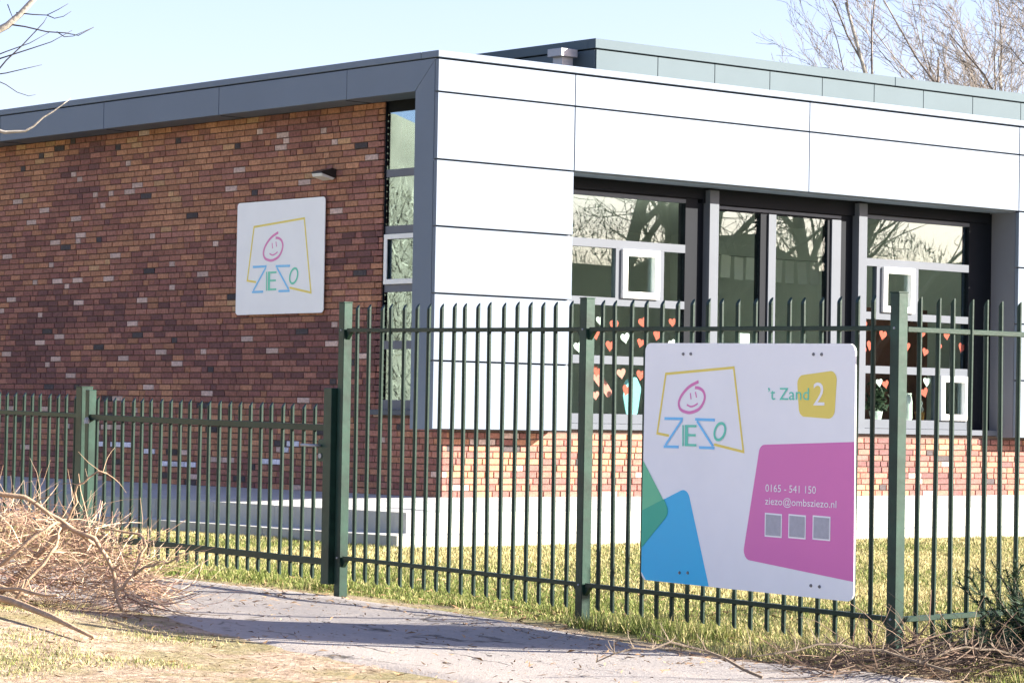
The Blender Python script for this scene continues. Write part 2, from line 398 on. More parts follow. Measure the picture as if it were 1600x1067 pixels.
# white paint smears low on the left wall
def smear(u, z):
    for (c, zc, su, sz) in ((6.35, .86, .55, .045), (4.75, .68, .36, .07), (2.75, .86, .22, .06), (3.1, .72, .18, .05), (5.3, .78, .12, .04)):
        if abs(u-c) < su and abs(z-zc) < sz: return True
    return False
unit = {}
def brick_mesh(kind, ci, face):
    """unit brick, length given, front face towards -normal, edges slightly chamfered"""
    key = (kind, ci, face)
    if key in unit: return unit[key]
    L = kind; mb = MB(); h = BH; d = .05; c = .003
    # u along length, w outward
    def P(u, w, z): return (u, -w, z) if face == 'R' else (-w, u, z)
    o = [(0, 0), (L, 0), (L, h), (0, h)]; i_ = [(c, c), (L-c, c), (L-c, h-c), (c, h-c)]
    mb.v = [P(u, -d, z) for u, z in o]+[P(u, -c, z) for u, z in o]+[P(u, 0, z) for u, z in i_]
    q = [(0, 1, 5, 4), (1, 2, 6, 5), (2, 3, 7, 6), (3, 0, 4, 7), (4, 5, 9, 8), (5, 6, 10, 9), (6, 7, 11, 10), (7, 4, 8, 11), (8, 9, 10, 11)]
    mb.f = q if face == 'R' else [tuple(reversed(x)) for x in q]
    col = PAL[ci]*np.array([1, 1, 1])
    unit[key] = mb.mesh('brick', 'brick', np.repeat(col[None], 12, 0)); return unit[key]
cnt = 0; SV = []; SF = []; SCc = []
for (face, u0, u1, z, ci) in bricks:
    if face[0] == 'L' and smear(u0, z) and rnd.random() < .7: ci = 9
    L = round(u1-u0, 3); pr = rnd.uniform(-.0022, .0025)
    f = 'R' if face == 'R' else 'L'
    big = f == 'R' and (.3 < u0 < 3.35 or 6.25 < u0 < 8.5) and z > .4 and L > .08
    if big and cnt < 300:
        me_ = brick_mesh(.21 if L > .15 else .10, ci, f); o = bpy.data.objects.new('brick', me_); link(o, wallo); cnt += 1
        if f == 'R': o.location = (u0, WY-pr, z); o.scale = (L/(.21 if L > .15 else .10), 1, 1)
    else:
        n = len(SV); c = .003; h = BH; d = .05
        def P(u, w, zz): return (u0+u, WY-pr-w, z+zz) if f == 'R' else (WX-pr-w, u0+u, z+zz)
        o_ = [(0, 0), (L, 0), (L, h), (0, h)]; i_ = [(c, c), (L-c, c), (L-c, h-c), (c, h-c)]
        SV += [P(u, -d, q) for u, q in o_]+[P(u, -c, q) for u, q in o_]+[P(u, 0, q) for u, q in i_]
        qs = [(0, 1, 5, 4), (1, 2, 6, 5), (2, 3, 7, 6), (3, 0, 4, 7), (4, 5, 9, 8), (5, 6, 10, 9), (6, 7, 11, 10), (7, 4, 8, 11), (8, 9, 10, 11)]
        for q in qs: SF.append(tuple(n+k for k in (q if f == 'R' else q[::-1])))
        j = 1+rnd.uniform(-.16, .16); SCc += [PAL[ci]*j]*12
me = bpy.data.meshes.new('brickwork'); me.from_pydata(SV, [], SF); me.materials.append(MATS['brick']); setcol(me, np.array(SCc))
tag(link(bpy.data.objects.new('brickwork', me), wallo), kind='stuff')
# core of the building behind the claddings
B('roof', 'roof', BD, (.12, 14.0, .12, 11.5, 4.50, 4.60))
B('wall', 'plaster', BD, (13.9, 14.0, .45, 11.4, .3, 4.36), (.7, 13.9, 11.38, 11.48, .3, 4.36))
# front cladding panels: plane y=0
G = .009
def panel(x0, x1, z0, z1, d=.05):
    e = rnd.uniform(-.0015, .0015); return B('cladding_panel', 'panel', BD, x0+G/2, x1-G/2, e, d, z0+.008, z1-.008, bevel=.003)
ZJ = [1.114, 1.768, 2.41, 3.05, 3.688]
for i in range(4): panel(0, 1.742, ZJ[i], ZJ[i+1]); panel(8.466, 12.0, ZJ[i], ZJ[i+1]); panel(12.0, 14.0, ZJ[i], ZJ[i+1])
XJ = [0, 1.742, 5.058, 8.466, 12.0, 14.0]
for i in range(5):
    panel(XJ[i], XJ[i+1], 3.688, 4.333); panel(XJ[i], XJ[i+1], 4.333, 4.652)
B('backing', 'frame_dark', BD, (.06, 1.70, .058, .10, 1.13, 4.62), (1.70, 13.9, .058, .10, 3.72, 4.62), (8.52, 13.9, .058, .10, 1.13, 3.72))
B('parapet_cap', 'panel', BD, (-.004, 14.0, -.006, .26, 4.664, 4.728), bevel=.004)
B('parapet_cap', 'panel', BD, (-.006, .26, .262, 11.5, 4.664, 4.728), bevel=.004)
B('parapet', 'frame_dark', BD, (.04, 14.0, .06, .22, 4.60, 4.662), (.04, .22, .22, 11.5, 4.60, 4.662))
# block returns and soffits
B('reveal', 'jamb_panel', BD, (1.700, 1.742, .052, .40, 1.118, 3.684)); B('reveal', 'jamb_panel', BD, (8.466, 8.506, .052, .42, 1.118, 3.684))
B('soffit', 'panel', BD, (1.742, 8.466, .052, .42, 3.680, 3.70))
B('soffit', 'panel', BD, (.045, 1.70, .052, WY+.02, 1.118, 1.135)); B('soffit', 'panel', BD, (8.51, 14.0, .052, WY+.02, 1.118, 1.135))
# left fascia and fin: plane x=0
def fas(y0, y1): return B('fascia_panel', 'panel', BD, 0, .05, y0+G/2, y1-G/2, ZT, 4.652, bevel=.003)
FJ = [1.451, 3.691, 5.941, 8.19, 10.4, 11.5]
for i in range(5): fas(FJ[i], FJ[i+1])
mb = MB(); mb.prism([(.04, 4.652), (1.451-G/2, 4.652), (1.451-G/2, ZT), (.358, ZT)], lambda u, v, d: (d, u, v), .05, 0); mb.build('fascia_panel', 'panel', BD)
mb = MB(); mb.prism([(.052, 4.636), (.344, ZT+.004), (.344, ZT-.01), (.340, 1.114), (.052, 1.114)], lambda u, v, d: (d, u, v), .05, 0); mb.build('corner_fin', 'panel', BD)
B('corner_fin', 'panel', BD, (.052, .56, .30, .338, 1.118, ZT-.002))
B('soffit', 'panel', BD, (.052, .38, .345, 11.5, ZT+.0, ZT+.02)); B('soffit', 'panel', BD, (.38, .62, .345, 1.3, ZT, ZT+.02))
B('fascia_backing', 'frame_dark', BD, (.056, .10, .1, 11.5, ZT+.03, 4.62))
# soffit joints
for yj in (1.52, 3.72, 5.95, 8.2): B('soffit_joint', 'frame_dark', BD, (.055, .358, yj, yj+.02, ZT-.003, ZT+.0))
# --- left strip window (plane x=.5)
XW = .385
win = B('window', 'frame_dark', BD, (XW, XW+.08, 1.30, 1.40, 1.25, ZT-.004), (XW+.0, XW+.08, .34, 1.285, 4.247, ZT), (XW, XW+.08, .34, .39, 1.25, 4.247))
tag(win, 'tall narrow strip window beside the pale corner fin')
B('jamb_seal', 'frame_dark', win, (XW-.02, XW, 1.275, 1.284, 1.30, ZT-.002))
for z0, z1 in ((3.602, 3.678), (3.04, 3.117), (2.461, 2.538), (1.896, 1.979), (1.301, 1.396)): B('rail', 'jamb_panel', win, (XW-.006, XW+.05, .39, 1.30, z0, z1))
B('sash', 'white_frame', win, (XW-.025, XW-.012, .40, 1.272, 2.985, 3.034), (XW-.025, XW-.012, .40, 1.272, 2.538, 2.588), (XW-.025, XW-.012, 1.222, 1.272, 2.588, 2.985), (XW-.025, XW-.012, .40, .45, 2.588, 2.985), bevel=.002)
B('sill', 'frame_grey', BD, (WX-.05, XW+.05, .345, 1.42, 1.246, 1.298), bevel=.003)
for z0, z1 in ((3.678, 4.247), (3.117, 3.602), (2.538, 3.04), (1.979, 2.461), (1.396, 1.896)): B('pane', 'glass_strip', win, (XW+.008, XW+.014, .39, 1.30, z0, z1))
# --- front windows (plane y=.40)
YW = .40
def rails(par, m, y0, y1, *rects):
    return [B('rail', m, par, (a, b, y0, y1, c, d)) for a, b, c, d in rects]
def sash(par, x0, x1, z0, z1, t=.068):
    s = B('sash', 'white_frame', par, (x0, x1, YW-.045, YW+.03, z1-t, z1), (x0, x1, YW-.045, YW+.03, z0, z0+t), (x0, x0+t, YW-.045, YW+.03, z0+t, z1-t), (x1-t, x1, YW-.045, YW+.03, z0+t, z1-t), bevel=.004)
    B('pane', 'glass', par, (x0+t, x1-t, YW+.01, YW+.016, z0+t, z1-t))
def pane(par, x0, x1, z0, z1): B('pane', 'glass', par, (x0, x1, YW+.022, YW+.028, z0, z1))
B('lintel', 'frame_dark', BD, (1.742, 3.86, YW-.03, YW+.12, 3.562, 3.68), (3.86, 6.24, YW-.03, YW+.12, 3.52, 3.68), (6.24, 8.40, YW-.03, YW+.12, 3.562, 3.68))
def window(x0, x1, jl, jr, label):
    w = B('window', 'frame_dark', BD, (x0, x0+jl, YW-.01, YW+.10, 1.20, 3.56), (x1-jr, x1, YW-.01, YW+.10, 1.20, 3.56), (x0+jl, x1-jr, YW-.005, YW+.10, 3.545, 3.56))
    tag(w, label); rails(w, 'frame_grey', YW-.012, YW+.06, (x0+jl, x1-jr, 3.506, 3.545), (x0+jl, x1-jr, 2.985, 3.07), (x0+jl, x1-jr, 2.40, 2.48), (x0+jl, x1-jr, 1.803, 1.887), (x0+jl, x1-jr, 1.20, 1.297))
    return w
w1 = window(1.745, 3.807, .04, .172, 'square-paned window strung with paper hearts beside the cladding corner block')
XA, XB = 1.785, 3.635
for a, b in ((2.669, 2.743), (3.256, 3.340)): rails(w1, 'frame_grey', YW-.010, YW+.058, (a, b, 2.48, 2.985))
sash(w1, 2.743, 3.256, 2.482, 2.983)
pane(w1, XA, XB, 3.07, 3.506); pane(w1, XA, 2.669, 2.48, 2.985); pane(w1, 3.34, XB, 2.48, 2.985); pane(w1, XA, XB, 1.887, 2.40); pane(w1, XA, XB, 1.297, 1.803)
w3 = window(6.335, 8.31, .03, .24, 'square-paned window with jars and paper hearts between doors and deep reveal')
XA, XB = 6.365, 8.07
for a, b in ((6.547, 6.628), (7.141, 7.227)): rails(w3, 'frame_grey', YW-.010, YW+.058, (a, b, 2.48, 2.985))
sash(w3, 6.628, 7.141, 2.482, 2.983); sash(w3, 7.60, 8.068, 1.30, 1.80)
rails(w3, 'frame_grey', YW-.010, YW+.058, (7.54, 7.60, 1.297, 1.803))
pane(w3, XA, XB, 3.07, 3.506); pane(w3, XA, 6.547, 2.48, 2.985); pane(w3, 7.227, XB, 2.48, 2.985); pane(w3, XA, XB, 1.887, 2.40); pane(w3, XA, 7.54, 1.297, 1.803)
# posts and glazed double door
for a, b in ((3.90, 4.03), (6.16, 6.29)): B('post', 'frame_grey', BD, (a, b, YW-.10, YW+.05, .47, 3.655))
B('cheek', 'frame_dark', BD, (3.81, 3.90, YW+.0, YW+.10, .47, 3.52)); B('cheek', 'frame_dark', BD, (5.96, 6.16, YW+.0, YW+.10, .47, 3.52)); B('cheek', 'frame_dark', BD, (6.29, 6.335, YW+.0, YW+.1, .47, 3.56)); B('cheek', 'frame_dark', BD, (8.31, 8.466, YW-.0, YW+.1, 1.1, 3.67))
dr = B('door', 'frame_dark', BD, (4.03, 4.08, YW, YW+.08, .48, 3.52), (4.735, 4.84, YW-.01, YW+.08, .48, 3.46), (5.77, 5.82, YW, YW+.08, .48, 3.46), (4.08, 5.96, YW, YW+.08, 3.46, 3.52))
tag(dr, 'tall glazed double door with narrow grey stiles')
B('stile', 'frame_grey', dr, (4.84, 4.95, YW-.03, YW+.07, .48, 3.46)); B('stile', 'frame_grey', dr, (5.82, 5.96, YW-.02, YW+.07, .48, 3.46))
B('rail', 'frame_grey', dr, (4.08, 4.735, YW-.005, YW+.06, .48, .74), (4.95, 5.77, YW-.005, YW+.06, .48, .74)); B('rail', 'frame_grey', dr, (4.08, 5.96, YW-.02, YW-.001, 3.475, 3.505))
pane(dr, 4.08, 4.735, .74, 3.46); pane(dr, 4.95, 5.77, .74, 3.46)
B('door_handle', 'zinc', dr, (4.87, 4.90, YW-.09, YW-.06, 1.3, 1.75), (4.87, 4.90, YW-.06, YW-.03, 1.32, 1.35), (4.87, 4.90, YW-.06, YW-.03, 1.70, 1.73))
B('sill', 'frame_grey', BD, (1.745, 4.02, WY-.045, YW-.012, 1.136, 1.196), bevel=.003); B('sill', 'frame_grey', BD, (5.92, 8.44, WY-.045, YW-.012, 1.136, 1.196), bevel=.003)
# --- classroom inside
B('interior_wall', 'plaster', BD, (1.5, 13.8, 7.0, 7.1, .4, 4.3), (1.45, 1.5, .7, 7.1, .4, 4.3), (9.6, 9.7, .55, 7.0, .4, 4.3), (.70, .75, 1.4, 7.0, .4, 4.3), (.56, 1.45, 1.45, 1.5, .4, 4.3))
B('interior_wall', 'plaster', BD, (1.0, 1.70, .44, .50, .4, 4.3), (8.31, 9.7, .52, .56, .4, 4.3))
B('floor', 'lino', BD, (.7, 9.6, .46, 7.0, .40, .462)); B('ceiling', 'plaster', BD, (.62, 9.6, .54, 7.0, 3.74, 3.80))
# --- plant room on the roof
PX, PY = 4.656, 3.0
px = B('plant_room', 'frame_dark', BD, (PX+.02, 13.6, PY+.02, 10.5, 4.55, 5.42)); tag(px, 'blue-grey metal plant room standing back on the flat roof')
XJ = [PX]+[5.61, 6.521, 7.432, 8.329, 9.245, 10.144, 11.072, 12.006, 12.9, 13.6]
for i in range(len(XJ)-1): B('panel', 'steel_box', px, (XJ[i]+.006, XJ[i+1]-.006, PY-.01, PY+.019, 4.60, 5.43))
for i, (a, b) in enumerate(((PY, 4.3), (4.3, 5.6), (5.6, 6.9), (6.9, 8.2), (8.2, 9.5), (9.5, 10.5))): B('panel', 'steel_box', px, (PX-.01, PX+.019, a+.006, b-.006, 4.60, 5.43))
B('cap', 'steel_box', px, (PX-.03, 9.6, PY-.03, PY+.1, 5.445, 5.555), (PX-.03, PX+.1, PY+.1, 10.5, 5.445, 5.555), bevel=.004); B('cap', 'steel_box', px, (9.606, 13.62, PY-.03, PY+.1, 5.445, 5.555), bevel=.004)
B('roof', 'roof', px, (PX+.1, 13.6, PY+.1, 10.5, 5.40, 5.46))
# ------------------------------------------------------------------ things on and in the building
def bld_thing(name, label, cat, x, y, z, group=None): return empty(name, bw(x, y, z), BA, label, cat, group)
t = bld_thing('roof_vent', 'square grey metal vent with overhanging cap on the flat roof', 'vent', 4.47, 3.35, 4.65)
B('duct', 'zinc', t, (-.08, .08, -.08, .08, 0, .70)); B('cap', 'zinc', t, (-.14, .11, -.13, .11, .70, .79), bevel=.004); B('collar', 'zinc', t, (-.10, .10, -.10, .10, 0, .05))
t = bld_thing('roof_floodlight', 'small grey floodlight bracketed to the side of the rooftop plant room', 'light', 4.645, 4.72, 5.36)
mb = MB(); mb.prism([(-.10, -.05), (.05, -.07), (.05, .06), (-.06, .07)], lambda u, v, d: (u-.06, d, v), -.07, .07); mb.build('housing', 'zinc', t); B('bracket', 'zinc', t, (-.012, .0, -.03, .03, -.04, .04))
t = bld_thing('wall_lamp', 'small black wedge wall lamp with pale diffuser on the brick wall', 'lamp', WX, 2.17, 3.66)
mb = MB(); mb.prism([(-.002, .07), (-.05, .075), (-.19, .035), (-.19, .024), (-.002, -.02)], lambda u, v, d: (u, d, v), -.09, .09); mb.build('housing', 'lamp_black', t, bevel=.004)
mb = MB(); mb.prism([(-.015, -.022), (-.185, .020), (-.175, -.012), (-.04, -.045)], lambda u, v, d: (u, d, v), -.085, .085); mb.build('diffuser', 'lamp_glass', t, bevel=.004)
# --- signs
def rounded(pts, rads, n=7):
    out = []; k = len(pts)
    for i, p in enumerate(pts):
        p = Vector(p); a = (Vector(pts[i-1])-p).normalized(); b = (Vector(pts[(i+1) % k])-p).normalized(); r = rads[i] if isinstance(rads, (list, tuple)) else rads
        if r <= 0: out.append(tuple(p)); continue
        ang = a.angle(b); d = r/math.tan(ang/2); c = p+(a+b).normalized()*(r/math.sin(ang/2)); s = p+a*d-c; e = p+b*d-c
        for j in range(n):
            q = s.lerp(e, j/(n-1)); q = q.normalized()*r; out.append(tuple(c+q))
    return out
def stroke(pts, w, closed=False):
    """mitred ribbon as list of quads"""
    P = [Vector(p) for p in pts]; n = len(P); Lf = []; Rt = []
    for i in range(n):
        a = P[i]-P[i-1] if (i or closed) else P[1]-P[0]; b = P[(i+1) % n]-P[i] if (i < n-1 or closed) else a
        a = a.normalized(); b = b.normalized(); m = Vector((-a.y-b.y, a.x+b.x))
        m = m.normalized() if m.length > 1e-6 else Vector((-a.y, a.x))
        k = max(.35, m.dot(Vector((-a.y, a.x)))); h = w/2/k
        Lf.append(P[i]+m*h); Rt.append(P[i]-m*h)
    q = []
    for i in range(n if closed else n-1):
        j = (i+1) % n; q.append([Lf[i], Rt[i], Rt[j], Lf[j]])
    return q
def smooth2(pts, k=4):
    P = [Vector(p) for p in pts]; out = []
    for i in range(len(P)-1):
        p0 = P[max(i-1, 0)]; p1 = P[i]; p2 = P[i+1]; p3 = P[min(i+2, len(P)-1)]
        for j in range(k):
            t_ = j/k; out.append(.5*((2*p1)+(p2-p0)*t_+(2*p0-5*p1+4*p2-p3)*t_*t_+(3*p1-p0-3*p2+p3)*t_**3))
    out.append(P[-1]); return [tuple(p) for p in out]
LOGO = dict(frame=[(-1.709, 1.141), (-1.808, 1.152), (-1.743, 1.471), (-1.184, 1.502), (-1.096, 1.066), (-1.332, 1.100)],
  face=[(-1.468, 1.429), (-1.545, 1.402), (-1.606, 1.357), (-1.63, 1.315), (-1.614, 1.282), (-1.57, 1.268), (-1.526, 1.266), (-1.464, 1.283), (-1.427, 1.316), (-1.415, 1.349), (-1.428, 1.378), (-1.461, 1.394), (-1.497, 1.398)],
  mouth=[(-1.562, 1.307), (-1.529, 1.297), (-1.497, 1.303), (-1.472, 1.314)])
def quads(name, m, par, qs, fnp, d):
    mb = MB()
    for q in qs: mb.poly([fnp(p[0], p[1], d) for p in q])
    return mb.build(name, m, par)
def logo(par, f, fnp):
    """f maps the drawing to sign metres"""
    k = abs(f((1, 0))[0]-f((0, 0))[0])
    T = lambda L: [f(p) for p in L]
    quads('logo_outline', 'print_yellow', par, stroke(T(LOGO['frame']), .0135*k), fnp, .0012)
    fc = quads('logo_face', 'print_face', par, stroke(smooth2(T(LOGO['face'])), .0165*k), fnp, .0012)
    quads('eye', 'print_face', fc, stroke(T([(-1.535, 1.369), (-1.528, 1.336)]), .0085*k), fnp, .0012)
    quads('eye', 'print_face', fc, stroke(T([(-1.493, 1.375), (-1.483, 1.345)]), .0085*k), fnp, .0012)
    quads('mouth', 'print_face', fc, stroke(smooth2(T(LOGO['mouth'])), .009*k), fnp, .0012)
    quads('letter', 'print_blue', par, stroke(T([(-1.747, 1.232), (-1.592, 1.232)]), .0145*k)+stroke(T([(-1.600, 1.2245), (-1.736, 1.0895)]), .0145*k)+stroke(T([(-1.750, 1.082), (-1.624, 1.082)]), .0145*k), fnp, .0026)
    quads('letter', 'print_blue', par, stroke(T([(-1.489, 1.230), (-1.329, 1.228)]), .0145*k)+stroke(T([(-1.475, 1.2215), (-1.341, 1.0905)]), .0145*k)+stroke(T([(-1.453, 1.082), (-1.329, 1.081)]), .0145*k), fnp, .0026)
    quads('letter', 'print_green', par, stroke(T([(-1.590, 1.199), (-1.588, 1.087)]), .0105*k), fnp, .0026)
    quads('letter', 'print_green', par, stroke(T([(-1.562, 1.200), (-1.560, 1.087)]), .026*k)+[q for a, b in ((1.194, -1.479), (1.146, -1.483), (1.0935, -1.477)) for q in stroke(T([(-1.548, a), (b, a)]), .0125*k)], fnp, .0026)
    el = [(-1.287+.042*math.cos(a)+.012*math.sin(a), 1.168+.044*math.sin(a)) for a in [2*math.pi*i/28 for i in range(28)]]
    quads('letter', 'print_green', par, stroke(T(el), .0145*k, True), fnp, .0026)
def text(par, name, s, x0, x1, yb, h, m, fnp, d, shear=0):
    cu = bpy.data.curves.new('t', 'FONT'); cu.body = s; cu.resolution_u = 3; ob = bpy.data.objects.new('t', cu); COL.objects.link(ob)
    dg = bpy.context.evaluated_depsgraph_get(); me_ = bpy.data.meshes.new_from_object(ob.evaluated_get(dg))
    v = np.array([q.co[:] for q in me_.vertices]); fs = [tuple(p.vertices) for p in me_.polygons]; bpy.data.objects.remove(ob); bpy.data.meshes.remove(me_)
    a, b = v[:, 0].min(), v[:, 0].max(); H = .70
    # one object per character: islands whose x-ranges overlap belong together
    n = len(v); lab = list(range(n))
    def find(k):
        while lab[k] != k: lab[k] = lab[lab[k]]; k = lab[k]
        return k
    for f in fs:
        for k in f[1:]: lab[find(k)] = find(f[0])
    isl = {}
    for f in fs: isl.setdefault(find(f[0]), []).append(f)
    items = sorted(((min(v[k][0] for f in L for k in f), max(v[k][0] for f in L for k in f), L) for L in isl.values()), key=lambda q: q[0])
    grp = []
    for lo, hi, L in items:
        if grp and lo < grp[-1][0]-1e-4: grp[-1][0] = max(grp[-1][0], hi); grp[-1][1] += L
        else: grp.append([hi, list(L)])
    for hi, L in grp:
        ids = sorted({k for f in L for k in f}); mp = {k: q for q, k in enumerate(ids)}
        mb = MB(); mb.v = [fnp(x0+(v[k][0]-a)/(b-a)*(x1-x0), yb+v[k][1]/H*h, d) for k in ids]; mb.f = [tuple(mp[k] for k in f) for f in L]; mb.build(name, m, par)
# big sign on the fence: local x to the right seen from the street, z up, front towards -y
SG = empty('fence_sign', (FX-fn[0]*.045, FY-fn[1]*.045, 0), math.atan2(-fd[1], -fd[0]), 'large white rectangular school sign with pink and cyan shapes bolted to the tall fence', 'sign')
fp = lambda u, v, d: (u, -.002-d, v)
def flat(name, m, pts, d, par=SG): mb = MB(); mb.poly([fp(u, v, d) for u, v in pts]); return mb.build(name, m, par)
cor = [(-1.927, .352), (-.248, .352), (-.252, 1.627), (-1.925, 1.638)]
cor = [(-1.929, .362), (-.247, .341), (-.258, 1.616), (-1.923, 1.638)]
mb = MB(); mb.prism(rounded(cor, .045), lambda u, v, d: (u, d, v), -.002, .006); mb.build('panel', 'sign_white', SG)
flat('print_shape', 'print_pink', rounded([(-.2525, 1.130), (-.966, 1.104), (-1.092, .514), (-.2455, .440)][::-1], [0, .05, .045, 0]), .0012)
blue = rounded([(-1.925, .735), (-1.548, .870), (-1.358, .356), (-1.885, .3625), (-1.9275, .405)][::-1], [.0, 0, 0, .06, 0][::-1] if False else [0, 0, 0, .055, 0])
flat('print_shape', 'print_cyan', blue, .0012)
flat('print_shape', 'print_leaf', rounded([(-1.9255, 1.005), (-1.9275, .533), (-1.690, .731)], [0, 0, .05]), .0020)
# overlap of the two: clip triangle with blue's top edge
flat('print_shape', 'print_teal', rounded([(-1.9265, .7345), (-1.9275, .533), (-1.690, .731), (-1.7405, .8015)], [0, 0, .045, 0]), .0032)
flat('print_badge', 'print_yellow', rounded([(-.69, 1.458), (-.668, 1.253), (-.405, 1.242), (-.387, 1.486)], .045), .0012)
logo(SG, lambda p: (p[0], p[1]), fp)
text(SG, 'letter', "\u2019t Zand", -.909, -.595, 1.336, .062, 'print_green', fp, .0026)
text(SG, 'letter', "2", -.562, -.478, 1.309, .117, 'print_white', fp, .0026)
text(SG, 'letter', "0165 - 541 150", -.917, -.532, .866, .038, 'print_white', fp, .0026)
text(SG, 'letter', "ziezo@ombsziezo.nl", -.918, -.379, .800, .037, 'print_white', fp, .0026)
for u in (-.852, -.67, -.487):
    s = flat('label_square', 'print_white', [(u-.066, .636), (u+.066, .634), (u+.066, .755), (u-.066, .758)], .0024)
    flat('label_centre', 'print_grey', [(u-.058, .644), (u+.058, .642), (u+.058, .747), (u-.058, .750)], .0036, s)
for u, v in ((-1.598, 1.576), (-1.535, 1.576), (-.566, 1.566), (-.505, 1.565), (-.56, .405), (-.496, .403), (-1.599, .416), (-1.531, .419)):
    mb = MB(); mb.tube([(u, -.003, v), (u, -.009, v)], [.009, .007], 8); mb.build('screw', 'screw', SG)
# wall sign: local x to the right seen from outside = -y of building
WS = empty('wall_sign', bw(WX, 0, 0), BA-math.pi/2, 'white square school logo board fixed high on the shaded brick wall', 'sign')
fq = lambda u, v, d: (u, -.034-d, v)
mb = MB(); mb.prism(rounded([(-3.778, 2.274), (-2.218, 2.274), (-2.218, 3.455), (-3.778, 3.455)], .04), lambda u, v, d: (u, d, v), -.034, -.026); mb.build('panel', 'sign_white', WS)
B('batten', 'frame_grey', WS, (-3.6, -3.56, -.026, .0, 2.35, 3.38), (-2.45, -2.41, -.026, .0, 2.35, 3.38))
logo(WS, lambda p: (-3.571+(p[0]+1.808)*1.598, 2.482+(p[1]-1.066)*1.757), fq)
# --- hearts and things behind the glass
def heart_outline(s):
    return [(s*.056*(16*math.sin(a)**3)/1.0*.55, s*.056*.55*(13*math.cos(a)-5*math.cos(2*a)-2*math.cos(3*a)-math.cos(4*a))) for a in [2*math.pi*i/22 for i in range(22)]]
HM = {}
def heart(x, z, s, m, rot, label, group):
    if (m, s) not in HM:
        mb = MB(); mb.prism(heart_outline(s), lambda u, v, d: (u, d, v), .002, -.002); HM[(m, s)] = mb.mesh('paper_heart', m)
    o = link(bpy.data.objects.new('paper_heart', HM[(m, s)])); o.location = bw(x, YW+.045, z); o.rotation_euler = (0, rot, BA); tag(o, label, 'heart', group)
H1 = [(2.511, 2.248, 'w'), (2.708, 2.208, 'r'), (3.103, 2.249, 'r'), (3.52, 2.263, 'r'), (2.454, 2.104, 'r'), (2.861, 2.08, 'w'), (2.655, 1.994, 'r'), (3.079, 2.035, 'r'), (3.311, 2.123, 'r'), (3.519, 2.041, 'w'), (2.225, 1.97, 'w'), (2.484, 1.724, 'r'), (2.816, 1.716, 'p'), (3.086, 1.706, 'r'), (2.895, 1.546, 'r'), (2.468, 1.485, 'p')]
H3 = [(6.40, 2.339, 'r'), (6.717, 2.236, 'r'), (6.516, 2.11, 'r'), (6.396, 2.047, 'r'), (7.116, 2.118, 'r'), (7.415, 2.066, 'r'), (7.639, 2.134, 'r'), (7.351, 2.271, 'r'), (7.773, 2.26, 'r'), (8.03, 2.132, 'r'), (6.669, 1.706, 'w'), (6.771, 1.690, 'r'), (7.45, 1.734, 'w'), (7.409, 1.611, 'r')]
CN = {'r': ('paper_red', 'red'), 'w': ('paper_white', 'white'), 'p': ('paper_pink', 'pink')}
for i, (lst, where) in enumerate(((H1, 'behind the window next to the cladding corner block'), (H3, 'behind the window with jars on its sill'))):
    for (x, z, c) in lst:
        heart(x, z, .125 if rnd.random() < .6 else .105, CN[c][0], rnd.uniform(-.35, .35), f'small {CN[c][1]} paper heart {where}', f'{CN[c][1]} paper hearts {where}')
def lathe(name, prof, m, par, n=12):
    mb = MB(); k = len(prof)
    for r, z in prof:
        for i in range(n): a = 2*math.pi*i/n; mb.v.append((r*math.cos(a), r*math.sin(a), z))
    for j in range(k-1):
        for i in range(n): a = j*n+i; b = j*n+(i+1) % n; mb.f.append((a, b, b+n, a+n))
    mb.f.append(tuple(range(n-1, -1, -1))); mb.f.append(tuple((k-1)*n+i for i in range(n)))
    return mb.build(name, m, par, smooth=True)
B('window_ledge', 'white_frame', BD, (1.80, 4.0, YW+.105, YW+.36, 1.25, 1.29), (6.34, 8.3, YW+.105, YW+.36, 1.25, 1.29))
t = bld_thing('ceramic_jar', 'tall white ceramic jar on the sill beside the potted plant', 'jar', 7.32, .62, 1.29); lathe('body', [(.05, 0), (.062, .03), (.06, .22), (.045, .29)], 'ceramic', t); lathe('rim', [(.05, .29), (.05, .31)], 'ceramic', t)
t = bld_thing('ceramic_bowl', 'low rounded white bowl on the sill near the glazed doors', 'bowl', 6.50, .62, 1.29); lathe('body', [(.03, 0), (.075, .05), (.08, .10), (.06, .13)], 'ceramic', t); lathe('rim', [(.063, .13), (.06, .14)], 'ceramic', t)
t = bld_thing('terracotta_pot', 'small orange flower pot with grey figure on the sill', 'pot', 7.51, .6, 1.29); lathe('body', [(.04, 0), (.055, .08)], 'terracotta', t); lathe('rim', [(.06, .08), (.06, .1)], 'terracotta', t); lathe('figure', [(.03, .1), (.045, .13), (.02, .17), (.035, .2), (.01, .24)], 'zinc', t)
t = bld_thing('potted_plant', 'dark bushy potted plant standing on the classroom sill', 'plant', 6.83, .64, 1.29)
lathe('pot', [(.06, 0), (.08, .1)], 'ceramic', t)
V = []
for i in range(180):
    c = np.array([rnd.gauss(0, .05), rnd.gauss(0, .05), .12+abs(rnd.gauss(.1, .08))]); d = nr.normal(size=3)*.045; e = nr.normal(size=3)*.02
    V.append([c-e, c+e, c+d])
tri_mesh('leaves', np.array(V), 'leaf_dark', None, t)
t = bld_thing('cupboard', 'reddish brown cupboard seen through the window', 'cupboard', 8.4, 2.0, .462)
B('carcass', 'cupboard', t, (-.55, .55, -.2, .25, 0, 2.15)); B('door', 'cupboard', t, (-.53, -.006, -.225, -.202, .05, 2.1)); B('door', 'cupboard', t, (.006, .53, -.225, -.202, .05, 2.1)); B('handle', 'zinc', t, (-.06, -.04, -.245, -.226, 1.0, 1.15), (.04, .06, -.245, -.226, 1.0, 1.15))
